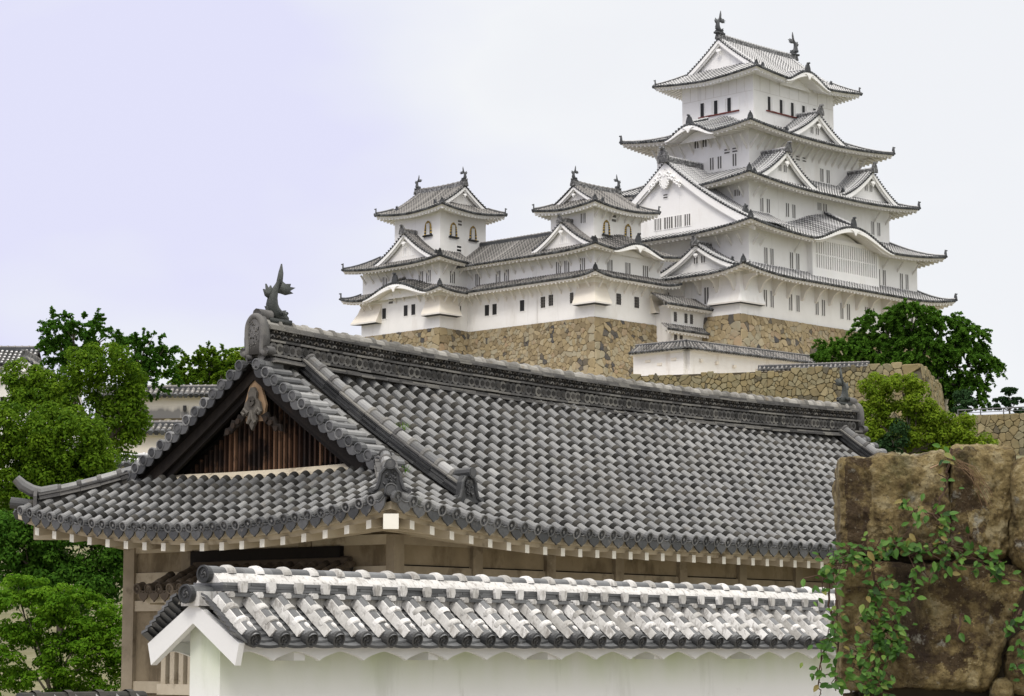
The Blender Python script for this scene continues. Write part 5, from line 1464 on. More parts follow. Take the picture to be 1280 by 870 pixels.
# ------------------------------------------------------------------ near white wall with mortared tile coping
Wf = Frame(-1.9246, 18.3, TG)
ww = thing('coped_wall', 'white wall in front with black-ended coping tiles set in white mortar', 'wall', Wf.p(0, .52, 0))
WL, CY = 10.4, .52
wr = MB(); q_ = random.Random(31)
def wq(x, s, up, side=1):       # s runs from the eave (0) up the slope (1); side +1 = front
    y = (0.0 if side > 0 else 2 * CY) + side * .36 * s
    return Wf.p(x, y, 1.800 + .300 * s + up)
nrm = V((0, 0, 1))
slp = (wq(0, 1, 0) - wq(0, 0, 0)); sl_l = slp.length
for side in (1, -1):
    tg = (wq(0, 1, 0, side) - wq(0, 0, 0, side)).normalized(); nn = Wf.e.cross(tg).normalized(); nn = nn if nn.z > 0 else -nn
    for k in range(35):
        x = .0 + .302 * k
        wob = q_.uniform(-.006, .006)
        C = lambda s: wq(x + wob, s, 0, side)
        r = .058
        ring = lambda p, rr, a0=math.pi, a1=0, n=8: [p + (Wf.e * math.cos(a) + nn * math.sin(a)) * rr for a in lin(a0, a1, n)]
        # mortar bed hugging both flanks
        for s0, s1 in ((.12, 1.0),):
            sec = []
            for s in lin(s0, s1, 7):
                p = C(s) - nn * .028
                j = q_.uniform(-.006, .006)
                sec.append([p - Wf.e * (.080 + j), p - Wf.e * (.072 + j) + nn * .025, p - Wf.e * .056 + nn * .066, p + Wf.e * .056 + nn * .066, p + Wf.e * (.070 + j) + nn * .02, p + Wf.e * (.080 + j)])
            wr.strip(sec, 1, q_.random()); wr.poly(sec[0][::-1], 1, .5)
        # three cover tiles, joints as bulging white collars
        for s0, s1 in ((-.03, .33), (.33, .67), (.67, 1.02)):
            sec = [ring(C(s0), r * 1.0), ring(C(s1), r * .97)]
            wr.strip(sec, 0, q_.random())
        for s in (.36, .68):
            sec = []
            for ds, rr in ((-.055, .96), (-.045, 1.16), (.0, 1.24), (.05, 1.16), (.07, 1.0)):
                sec.append(ring(C(s + ds + q_.uniform(-.008, .008)), r * rr * q_.uniform(.97, 1.05), math.pi * 1.05, -math.pi * .05, 10))
            wr.strip(sec, 1, q_.random())
        p = C(.20) + nn * r * .95      # plastered nail head
        rows = [[p + tg * .035 * math.cos(a) * f + Wf.e * .022 * math.sin(a) * f + nn * z_ for a in lin(0, 2 * math.pi, 8)[:-1]] for f, z_ in ((1, 0), (.8, .012), (.3, .018))]
        b = wr.strip(rows, 1, .8, closed=True); wr.face([b[-1] + j for j in range(8)], 1, .8)
        # round eave end with its swirl in relief
        o_ = -(tg * V((1, 1, .25))).normalized(); c = C(0) - tg * .0; up = Wf.e.cross(o_).normalized(); up = up if up.z > 0 else -up
        ci = lambda rad, dd, n=18: [c + o_ * dd + (Wf.e * math.cos(a) + up * math.sin(a)) * rad for a in [i * 2 * math.pi / n for i in range(n)]]
        b = wr.strip([ci(.060, -.05), ci(.066, .0), ci(.066, .022), ci(.054, .026), ci(.048, .012)], 2, q_.random(), closed=True); wr.face([b[-1] + j for j in range(18)], 2, .3)
        for kk in range(3):
            a0 = kk * 2.094 + .4
            wr.tube([c + o_ * .014 + (Wf.e * math.cos(a0 + a) + up * math.sin(a0 + a)) * (.012 + .012 * a) for a in lin(0, 2.0, 5)], [.011, .011, .009, .007, .005, .002], 5, 2, .9)
        for kk in range(12):
            a0 = kk * math.pi / 6; cc = c + (Wf.e * math.cos(a0) + up * math.sin(a0)) * .042
            wr.tube([cc + o_ * .010, cc + o_ * .018], .0045, 4, 2, .9)
    # stepped pan tiles
    for k in range(0, 34):
        xa = .302 * k
        for i in range(7):
            s0, s1 = i / 7 - .02, (i + 1) / 7 + .03
            rows = []
            for s, up in ((s0, -.020), (s1, -.045)):
                rows.append([wq(xa + .302 * f, s, up - .030 * (1 - (2 * f - 1) ** 2) , side) for f in (0.04, .25, .5, .75, .96)])
            lo_ = [p - Z * .016 for p in rows[0]]
            wr.strip([lo_] + rows, 3, q_.random())
        if k >= 0:
            p0 = [wq(xa + .302 * f, -.03, -.026 - .016 * (1 - (2 * f - 1) ** 2), side) for f in lin(.05, .95, 8)]
            wr.strip([p0, [p - Z * .022 for p in p0], [p - Z * .03 + tg * .08 for p in p0]], 2, q_.random())
# verge on the near end: layered pan edges
for side in (1, -1):
    for i in range(8):
        s0 = i / 8; s1 = (i + 1) / 8 + .07
        pts = []
        for s, up in ((s0, .006), (s1, -.028)):
            pts.append([wq(x, s, up + dz_, side) for x, dz_ in ((-.18, .052), (-.155, .032), (-.12, .010), (-.08, -.016), (-.03, -.034))])
        lo_ = [p - Z * .020 for p in pts[0]]
        wr.strip([[p - Z * .03 for p in pts[1]], lo_, pts[0], pts[1]], 3, q_.random())
        wr.poly([pts[0][0], pts[1][0], pts[1][0] - Z * .02, lo_[0]], 3, .5)
wcop = wr.build('coping', [M['wtile'], M['wmortar'], M['wblack'], M['wtile']], ww)
# ridge of the coping
wg = MB()
def seg_x(za, zb, hw, m, xa=.02, xb=WL, step=.302, jit=.003):
    n = int((xb - xa) / step)
    for k in range(n):
        a = xa + (xb - xa) * k / n; b = xa + (xb - xa) * (k + 1) / n - .004; j = q_.uniform(-jit, jit)
        wg.box(Wf.p((a + b) / 2, CY, (za + zb) / 2 + j * .4), Wf.e * (b - a) / 2, Wf.n * (hw + j), Z * (zb - za) / 2, m, q_.random())
seg_x(2.02, 2.118, .150, 1); seg_x(2.118, 2.142, .205, 0, step=.28); seg_x(2.142, 2.158, .150, 1); seg_x(2.158, 2.178, .165, 0, step=.27); seg_x(2.180, 2.200, .160, 0, step=.25); seg_x(2.202, 2.226, .165, 0, step=.29)
rows = []
for x in lin(.02, WL, 90):
    j = q_.uniform(-.005, .005)
    rows.append([Wf.p(x, CY + sg * (hw + j), z_) for sg, hw, z_ in ((-1, .135, 2.222), (-1, .115, 2.25), (-1, .06, 2.30), (1, .06, 2.30), (1, .115, 2.25), (1, .135, 2.222))])
wg.strip(rows, 1, .6); wg.poly(rows[0], 1, .7)
tube = lambda xa, xb, r, m, z_=2.288, t=.5: wg.strip([[Wf.p(x, CY + r * math.cos(a), z_ + r * math.sin(a)) for a in lin(math.pi, 0, 10)] for x in (xa, xb)], m, t)
n = 34
for k in range(n):
    xa = .05 + .302 * k; tube(xa, xa + .302, .060, 0, t=q_.random())
    xc = xa + .16
    wg.strip([[Wf.p(xc + ds, CY + .060 * rr * math.cos(a), 2.288 + .060 * rr * math.sin(a)) for a in lin(math.pi * .95, math.pi * .05, 10)] for ds, rr in ((-.05, .98), (-.035, 1.24), (.015, 1.30), (.04, 1.2), (.05, .98))], 1, q_.random())
    for sg in (-1, 1):         # mortar drops over the dark courses
        y = CY + sg * .165
        o = [(-.035, 2.235), (.04, 2.235), (.045, 2.19), (.03, 2.150), (-.03, 2.150), (-.04, 2.20)]
        wg.prism([Wf.p(xc + a + q_.uniform(-.004, .004), y, z_) for a, z_ in o], Wf.n * sg * .03, 1, q_.random())
        y = CY + sg * .205; xd = xa + .0
        o = [(-.03, 2.135), (-.02, 2.155), (.02, 2.155), (.035, 2.135), (.03, 2.112), (-.025, 2.112)]
        wg.prism([Wf.p(xd + a, y - sg * .03, z_) for a, z_ in o], Wf.n * sg * .055, 1, q_.random())
def end_disc(x, y, z_, r, ln_):
    c = Wf.p(x, y, z_); o_ = -Wf.e
    ci = lambda rad, dd, n=20: [c + o_ * dd + (Wf.n * math.cos(a) + Z * math.sin(a)) * rad for a in [i * 2 * math.pi / n for i in range(n)]]
    wg.strip([ci(r, -ln_), ci(r, -.02)], 0, .4, closed=True)
    b = wg.strip([ci(r, -.03), ci(r * 1.08, .0), ci(r * 1.08, .018), ci(r * .86, .02), ci(r * .78, .006)], 2, .3, closed=True); wg.face([b[-1] + j for j in range(20)], 2, .3)
    for kk in range(3):
        a0 = kk * 2.094
        wg.tube([c + o_ * .008 + (Wf.n * math.cos(a0 + a) + Z * math.sin(a0 + a)) * r * (.18 + .18 * a) for a in lin(0, 2.0, 5)], [r * .16, r * .16, r * .13, r * .1, r * .07, r * .03], 5, 2, .9)
end_disc(-.02, CY, 2.288, .064, .12); end_disc(-.20, CY, 2.135, .068, .30)
wg.strip([[Wf.p(x, CY + sg * .16, 2.06), Wf.p(x, CY + sg * .10, 2.155)] for x in (-.14, .03) for sg in (1,)], 1, .6)
wg.box(Wf.p(-.06, CY, 2.10), Wf.e * .10, Wf.n * .10, Z * .055, 1, .7)
wg.build('ridge', [M['wtile'], M['wmortar'], M['wblack']], wcop)
# wall body, scalloped fascia, barge boards
wb_ = MB()
wb_.box(Wf.p(WL / 2 + .0, CY, .96), Wf.e * (WL / 2), Wf.n * .165, Z * .96, 0, .6)
wb_.build('wall', [M['wplaster']], ww)
fb = MB()
for sg in (-1, 1):
    yy = CY + sg * .43
    xs_ = lin(-.10, WL, 420); top = []; bot = []
    for x in xs_:
        ph = ((x + .20) / .50) % 1.0; w = abs(2 * ph - 1)
        bot.append(Wf.p(x, yy, 1.700 - .070 * (w ** 2.2) + .004 * math.cos(4 * math.pi * ph))); top.append(Wf.p(x, yy, 1.775))
    fr_ = [bot, top] if sg < 0 else [top, bot]
    fb.strip(fr_, 0, .7); back = [[p + Wf.n * (-sg) * .035 for p in r_] for r_ in fr_]; fb.strip(back[::-1], 0, .5); fb.strip([bot, [p + Wf.n * (-sg) * .035 for p in bot]], 0, .4)
fb.build('fascia', [M['wtrim']], ww)
so = MB()
so.strip([[Wf.p(x, CY - .42, 1.765) for x in (-.10, WL)], [Wf.p(x, CY, 1.98) for x in (-.10, WL)], [Wf.p(x, CY + .42, 1.765) for x in (-.10, WL)]], 0, .4)
for i in range(7):
    x = .62 + i * 1.55
    for sg in (-1, 1): so.box(Wf.p(x, CY + sg * .27, 1.665), Wf.e * .06, Wf.n * .12, Z * .03, 0, .6)
so.build('soffit', [M['wtrim']], ww)
for sg in (-1, 1):
    m = MB(); o = [(0, 2.075), (.50, 1.765), (.46, 1.60), (0, 1.915)]
    m.prism([Wf.p(-.13, CY + sg * a, z_) for a, z_ in o], Wf.e * .06, 0, .7); m.build('barge_board', [M['wtrim']], ww)

# ------------------------------------------------------------------ near stone wall at the right
SX, SY_ = V((.985, .172, 0)), V((.13, .99, 0))
S0 = V((1.335, 10.0, 0))
swall = thing('stone_wall', 'huge rough brown stone blocks in the right foreground, partly grown over with vine', 'stone wall', S0 + SX * .6)
def rough_stone(cor, depth, front, seed, n=96, p_=13.0, mat='big_stone', amp=1.0, tint=.5, tmap=None):
    """cor = front corners (x, z): lower left, lower right, upper right, upper left; front = how far it stands out"""
    m = MB(); off = V((seed * 7.13, seed * 3.7, seed * 1.9))
    (ax, az), (bx_, bz), (cx, cz), (dx, dz) = cor
    W_ = max(bx_ - ax, cx - dx); H_ = max(cz - bz, dz - az); hd = depth / 2
    def pos(a, b, c):
        x_, y_, z_ = a, b, c
        sx, sz, sy = W_ / 2, H_ / 2, hd
        pw = p_
        k = (abs(a) ** pw + abs(b) ** pw + abs(c) ** pw) ** (1 / pw); a, b, c = a / k, b / k, c / k
        u, v = (a + 1) / 2, (b + 1) / 2
        x = (ax * (1 - u) + bx_ * u) * (1 - v) + (dx * (1 - u) + cx * u) * v
        z = (az * (1 - u) + bz * u) * (1 - v) + (dz * (1 - u) + cz * u) * v
        q = S0 + SX * x + Z * z + SY_ * (c * hd + hd - front)
        nse = mnoise.fractal(q * 1.6 + off, 1.0, 2.0, 4) * .030 + mnoise.fractal(q * 7 + off, .8, 2.1, 5) * .022 + mnoise.fractal(q * 30 + off, .7, 2.1, 3) * .009
        r_ = abs(mnoise.noise(V((q.x * 2.2, q.y * 2.2, q.z * .7)) + off * 2)); nse -= max(0, .06 - r_) * .25; nse += abs(mnoise.noise(q * 4.5 + off * 3)) * .022 - .008
        dirv = (SX * a * .5 + Z * b * .5 + SY_ * c)
        return q + dirv.normalized() * nse * amp
    gl = lin(-1, 1, n); gd = lin(-1, 1, 8)
    rows_ = [[pos(a, b, -1) for a in gl] for b in gl]
    m.strip(rows_, 0, tint)
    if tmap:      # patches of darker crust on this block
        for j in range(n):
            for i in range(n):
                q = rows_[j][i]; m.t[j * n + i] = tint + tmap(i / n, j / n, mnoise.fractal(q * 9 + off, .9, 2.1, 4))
    #                # front
    for e in (-1, 1):
        m.strip([[pos(e, b, c) for b in gl] for c in (gd if e < 0 else gd[::-1])], 0, tint)
        m.strip([[pos(a, e, c) for a in gl] for c in (gd if e > 0 else gd[::-1])], 0, tint)
    return m.build('stone', [M[mat]], swall, True)
px = lambda x, y: ((x - 1046) / 305 / .985, 1.7 + (815 - y) / 303)
def st(a, b, c, d, depth=.7, front=.0, seed=1, **k): return rough_stone([px(*a), px(*b), px(*c), px(*d)], depth, front, seed, **k)
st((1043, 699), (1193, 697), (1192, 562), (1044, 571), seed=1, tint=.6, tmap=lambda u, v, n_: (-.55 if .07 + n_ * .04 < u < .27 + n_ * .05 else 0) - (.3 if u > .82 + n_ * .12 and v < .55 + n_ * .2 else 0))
st((1186, 697), (1270, 700), (1280, 554), (1194, 556), seed=2, p_=9, tint=.6, tmap=lambda u, v, n_: -.5 if u < .38 + n_ * .35 else .08)
st((1262, 716), (1360, 720), (1362, 566), (1268, 572), front=.10, seed=3, p_=5, tint=.5)
st((1042, 862), (1238, 866), (1304, 702), (1045, 700), seed=4, tint=.52, tmap=lambda u, v, n_: -.42 if (.52 + n_ * .3 < u < .80 + n_ * .25 and v > .12 + n_ * .3) or v > .93 + n_ * .1 else (-.2 if n_ < -.25 else .05))
st((1250, 872), (1370, 872), (1365, 735), (1268, 792), front=.06, seed=5, p_=4, tint=.5)
st((1214, 858), (1250, 852), (1262, 818), (1228, 822), front=.0, seed=6, p_=3.5, n=14, tint=.65)
st((1238, 875), (1268, 876), (1270, 846), (1240, 846), front=.03, seed=7, p_=3.5, n=14, tint=.7)
st((1185, 578), (1207, 578), (1209, 566), (1186, 566), depth=.3, seed=8, p_=3, n=14, mat='stone_grey', tint=.8, front=-.02, amp=.4)
st((1040, 1010), (1160, 1010), (1165, 870), (1046, 868), seed=9); st((1165, 1010), (1370, 1010), (1370, 876), (1168, 870), seed=10)
st((1036, 1180), (1230, 1180), (1232, 1015), (1038, 1012), seed=11); st((1236, 1180), (1380, 1180), (1380, 1014), (1236, 1014), seed=12)
st((1034, 1335), (1150, 1335), (1150, 1184), (1034, 1184), seed=13, n=16); st((1152, 1335), (1390, 1335), (1390, 1184), (1154, 1184), seed=14, n=16)
bk = MB(); bk.box(S0 + SX * .62 + SY_ * .45 + Z * 1.22, SX * .54, SY_ * .34, Z * 1.2, 0, .2); bk.build('rubble_core', [M['stone_gap']], swall)

# vine
lv, sv = MB(), MB()
q_ = random.Random(77)
zp = lambda x, y: px(960 + x / 2.6375, 540 + y / 2.6375)
def leaf(c, d, up, s, tn):
    d = d.normalized(); sd_ = d.cross(up).normalized(); up2 = sd_.cross(d)
    prof = [(0, 0), (.20, .22), (.255, .45), (.17, .75), (0, 1.0)]
    f = q_.uniform(.05, .3)
    mid = [c + d * y * s - up2 * .12 * s * y * y for x, y in prof]
    L_ = [c + d * y * s + sd_ * x * s + up2 * f * x * s - up2 * .12 * s * y * y for x, y in prof]; R_ = [c + d * y * s - sd_ * x * s + up2 * f * x * s - up2 * .12 * s * y * y for x, y in prof]
    lv.strip([mid, L_], 0, tn); lv.strip([R_, mid], 0, tn)
strands = [
    ([(612, 60), (600, 140), (590, 200), (560, 260), (570, 320), (560, 380), (520, 400), (470, 420)], 20, 2.8),
    ([(600, 300), (560, 280), (500, 260), (470, 280)], 16, 2.6), ([(470, 240), (430, 245)], 5, 2.0),
    ([(640, 400), (560, 370), (470, 410), (430, 360), (400, 400), (330, 400), (290, 400), (240, 440), (195, 440), (170, 520)], 95, 4.0),
    ([(780, 430), (700, 430), (650, 410), (600, 440), (560, 470)], 36, 3.6), ([(720, 450), (770, 485), (844, 497)], 5, 2.0), ([(770, 440), (740, 500)], 6, 2.5),
    ([(330, 420), (350, 500), (360, 560), (330, 620), (350, 680), (400, 640), (440, 600)], 85, 4.0),
    ([(350, 680), (330, 720), (350, 780), (330, 830), (390, 860)], 55, 4.2), ([(400, 650), (430, 700), (400, 740)], 22, 3.2),
    ([(230, 420), (200, 470), (190, 560), (205, 640), (180, 700), (160, 760), (150, 830), (160, 860)], 36, 3.4), ([(215, 560), (222, 660), (205, 780), (210, 850)], 20, 2.6),
    ([(300, 720), (270, 750), (260, 820)], 18, 3.4), ([(844, 590), (800, 620), (780, 635)], 12, 2.6), ([(844, 700), (810, 720)], 7, 2.2), ([(844, 760), (810, 780), (844, 800)], 9, 2.4),
    ([(640, 600), (620, 680)], 3, 2.0), ([(480, 420), (470, 500), (480, 560)], 14, 2.6)]
for pts, n, spread in strands:
    W_ = []
    for (x, y) in pts:
        lx, lz = zp(x, y)
        W_.append(S0 + SX * lx + Z * lz - SY_ * (.05 + (.02 if lx > 0 else -.03)))
    fine = []
    for a, b in zip(W_, W_[1:]):
        for k in range(4): fine.append(a.lerp(b, k / 4) + SX * q_.uniform(-.008, .008) - SY_ * q_.uniform(0, .02) + Z * q_.uniform(-.006, .006))
    fine.append(W_[-1]); sv.tube(fine, [.0055 * (1 - .6 * i / len(fine)) for i in range(len(fine))], 5, 0, .5)
    for k in range(int(n * 1.6)):
        i = q_.randrange(len(fine) - 1); p = fine[i].lerp(fine[i + 1], q_.random())
        s = q_.uniform(.024, .050)
        o_ = SX * q_.gauss(0, .0090 * spread) + Z * q_.gauss(0, .0085 * spread) - SY_ * q_.uniform(.01, .055)
        d = SX * q_.uniform(-1, 1) + Z * q_.uniform(-1.0, .35) - SY_ * q_.uniform(.1, .7)
        leaf(p + o_, d, (-SY_ + Z * q_.uniform(.2, .9) + SX * q_.uniform(-.5, .5)).normalized(), s, min(1, max(0, q_.gauss(.45, .22))) if q_.random() > .035 else 1.0)
        if q_.random() < .5: sv.tube([p, p + o_], .0022, 4, 0, .6)
vine = sv.build('vine', [M['ivy_stem']]); tag(vine, 'green vine with pointed leaves hanging over the brown stone blocks', 'vine')
lv.build('leaves', [M['leaf_ivy']], vine)
tw = MB()
for i in range(9):
    lx, lz = zp(620 + q_.uniform(0, 20), 90 + q_.uniform(0, 30)); lx2, lz2 = zp(700 + q_.uniform(0, 60), 180 + q_.uniform(0, 80))
    a = S0 + SX * lx + Z * lz - SY_ * .06; b = S0 + SX * lx2 + Z * lz2 - SY_ * .05
    tw.tube([a, a.lerp(b, .5) + Z * q_.uniform(.0, .05) - SY_ * .02, b], .0011, 4, 0, .0)
lx, lz = zp(540, 128); lx2, lz2 = zp(590, 105); tw.tube([S0 + SX * lx + Z * lz - SY_ * .07, S0 + SX * lx2 + Z * lz2 - SY_ * .07], .003, 4, 0, .8)
tag(tw.build('dry_twigs', [M['pale_wood']]), 'thin dry twigs lying against the upper brown stones', 'twigs')

# little weeds rooted between roof tiles
for (lx_, t_, n_, lab) in ((3.35, .63, 40, 'grass tuft growing on the middle of the gatehouse roof'), (1.75, .30, 18, 'tiny weed beside the corner ridge of the gatehouse')):
    m = MB(); p = gP['S'](lx2u(lx_), t_) + Z * .05
    for i in range(n_):
        a = q_.uniform(0, 6.28); r_ = q_.uniform(0, .09); b = p + V((math.cos(a) * r_, math.sin(a) * r_, 0)); tip = b + V((math.cos(a) * .10, math.sin(a) * .10, q_.uniform(.06, .18)))
        sd_ = (tip - b).cross(Z).normalized() * .010; m.poly([b - sd_, b + sd_, tip], 0, q_.random())
    tag(m.build('weed', [M['leaf_maple']]), lab, 'weed')

# ------------------------------------------------------------------ walls and turret on the left slope
def zfade(m, z0, z1, col, k):
    height_tint(m, z1, z1 - z0); t = m.node_tree
    mx = [n_ for n_ in t.nodes if n_.bl_idname == 'ShaderNodeMixRGB'][-1]; mx.inputs[2].default_value = (*col, 1)
    mu = [n_ for n_ in t.nodes if n_.bl_idname == 'ShaderNodeMath' and n_.operation == 'MULTIPLY' and n_.use_clamp][-1]; mu.inputs[1].default_value = k
M['cream_wall'] = mk('cream_wall_plaster', [(.58, .53, .44), (.68, .63, .54), (.74, .70, .61)], .9, .6, .5)
M['cream_wall_sooty'] = mk('stained_wall_plaster', [(.58, .53, .44), (.68, .63, .54), (.74, .70, .61)], .9, .6, .5)
zfade(M['cream_wall_sooty'], 15.80, 15.35, (.17, .165, .155), 2.6)
GTm = [M['old_tile'], M['old_side'], M['old_pan'], M['dark_tile']]
def slits(t_, pts):
    for x, y, z_, w, h in pts: b = MB(); b.box((x, y, z_), (w / 2, 0, 0), (0, .12, 0), Z * h / 2, 0, .3); b.build('loophole', [M['win_dark']], t_)
t_, _ = coped_wall('coped_wall', 'long cream wall with dark stained foot on the left slope, highest of three', [(-24, 140.4), (-14.2, 139.6)], 14.9, 16.31, .7, GTm, M['cream_wall_sooty'], rise=.45, over=.4, pitch=.3)
slits(t_, [(-18.8, 139.6, 15.6, .18, .3), (-17.7, 139.55, 15.45, .18, .2)])
b = MB(); stone_face(b, V((-24, 139.6, 15.0)), V((-14.2, 138.8, 15.0)), 4.2, V((-.08, -1, 0)), .7, .45, 5, bat=(.2, .02), bulge=.15, topjit=.2)
tag(b.build('rubble_wall', [M['stone_grey'], M['stone_gap']]), 'low rubble stone wall under the stained cream wall', 'stone wall')
t_, _ = coped_wall('coped_wall', 'cream wall behind the camphor trees, below the rubble stones', [(-20.5, 120.4), (-13.0, 119.6)], 8.5, 12.40, .7, GTm, M['cream_wall'], rise=.42, over=.4, pitch=.3)
slits(t_, [(-17.1, 119.6, 11.75, .2, .28)])
coped_wall('coped_wall', 'lowest left wall, its coping tiles edged with white mortar', [(-18.5, 100.3), (-12.5, 99.7)], 6.5, 9.28, .6, KT, M['plaster_old'], rise=.30, over=.3, pitch=.3)
coped_wall('coped_wall', 'low weathered tile coping at the lower left beside the gatehouse', [(-6.0, 30.0), (-4.7, 31.4)], 0.0, .85, .3, [M['gtile'], M['gjoint'], M['gpan'], M['gdark']], M['gwall'], rise=.26, over=.25, pitch=.28, r=.07, rh=.05)
T = Frame(-33, 150.4, R(90))
tur = thing('castle_turret', 'white turret with grey tiled roof at the far left edge among trees', 'castle turret', T.p(0, 0, 12))
wbox(T, -4, 3.2, -1.2, 1.6, 9, 19.5, tur, M['plaster_old'])
m = MB()
for sg in (-1, 1):
    P = lambda u, t, sg=sg: T.p(u, sg * 1.9 * (1 - t), 19.2 + 1.1 * (.85 * t + .15 * t * t))
    rows_far(m, P, [-4 + .3 * k for k in range(26)], lambda u: (0.0, 1.0), .09, 4)
tr_ = m.build('roof', [M['keep_tile'], M['old_side'], M['old_pan'], M['dark_tile']], tur)
m = MB(); bar(m, [T.p(x, 0, 20.25) for x in lin(-4.2, 3.65, 6)], .3, .22, 0, 1, .1, joints=(.4, 1, .05)); oni(m, T.p(3.6, 0, 20.2), T.e, .5); m.build('ridge', [M['dark_tile'], M['old_side']], tr_)
m = MB(); m.strip([[T.p(x, -1.9, 19.15) for x in (-4, 3.55)], [T.p(x, -1.85, 18.98) for x in (-4, 3.55)], [T.p(x, -1.2, 19.3) for x in (-4, 3.55)]], 0); m.strip([[T.p(3.5, sg * 1.85 * (1 - t), 19.0 + 1.0 * t) for t in (0, 1)] + [T.p(3.5, 1.85, 19.0)] for sg in (-1,)] + [[T.p(3.5, -1.85, 18.9), T.p(3.5, 0, 18.9), T.p(3.5, 1.85, 18.9)]], 0); m.build('eaves', [M['eave_white']], tr_)
dormer(T, (0, 0), 'S', 3.72, 5.0, .5, 3.2, 17.5, 19.25, tur, OM, OT, geg=.35, bw=.22, setb=.35, rs=.5, pitch=.3)
wbox(T, .9, 6.4, -4.4, -.4, 9, 17.7, tur, M['plaster'])
window(T, 'S', 2.2, 4.404, 16.6, .5, .8, 'bars', tur, grey=False); window(T, 'S', 3.6, 4.404, 16.6, .5, .8, 'bars', tur, grey=False)
# ------------------------------------------------------------------ trees
def leaves_mesh(name, C, N_, S, tint, mat, parent, aspect=.62):
    """one small folded face per leaf: centres C, normals N_, sizes S"""
    n = len(C)
    r = np.random.default_rng(n)
    A = r.normal(size=(n, 3)); A -= (A * N_).sum(1, keepdims=True) * N_; A /= np.linalg.norm(A, axis=1, keepdims=True) + 1e-9
    B = np.cross(N_, A)
    a = A * S[:, None]; b = B * (S * aspect)[:, None]; f = N_ * (S * .18)[:, None]
    vs = np.stack([C - a, C - b + f, C + a, C + b + f], 1).reshape(-1, 3)
    L = root_loc(parent); vs = vs - np.array([L.x, L.y, L.z])
    me = bpy.data.meshes.new(name)
    me.vertices.add(4 * n); me.vertices.foreach_set("co", vs.astype(np.float32).ravel())
    me.loops.add(4 * n); me.loops.foreach_set("vertex_index", np.arange(4 * n, dtype=np.int32))
    me.polygons.add(n); me.polygons.foreach_set("loop_start", np.arange(0, 4 * n, 4, dtype=np.int32)); me.polygons.foreach_set("loop_total", np.full(n, 4, dtype=np.int32))
    me.update(calc_edges=True)
    me.materials.append(mat)
    at = me.attributes.new("tint", 'FLOAT', 'FACE'); at.data.foreach_set("value", tint.astype(np.float32))
    o = bpy.data.objects.new(name, me); COL.objects.link(o); o.parent = parent
    return o
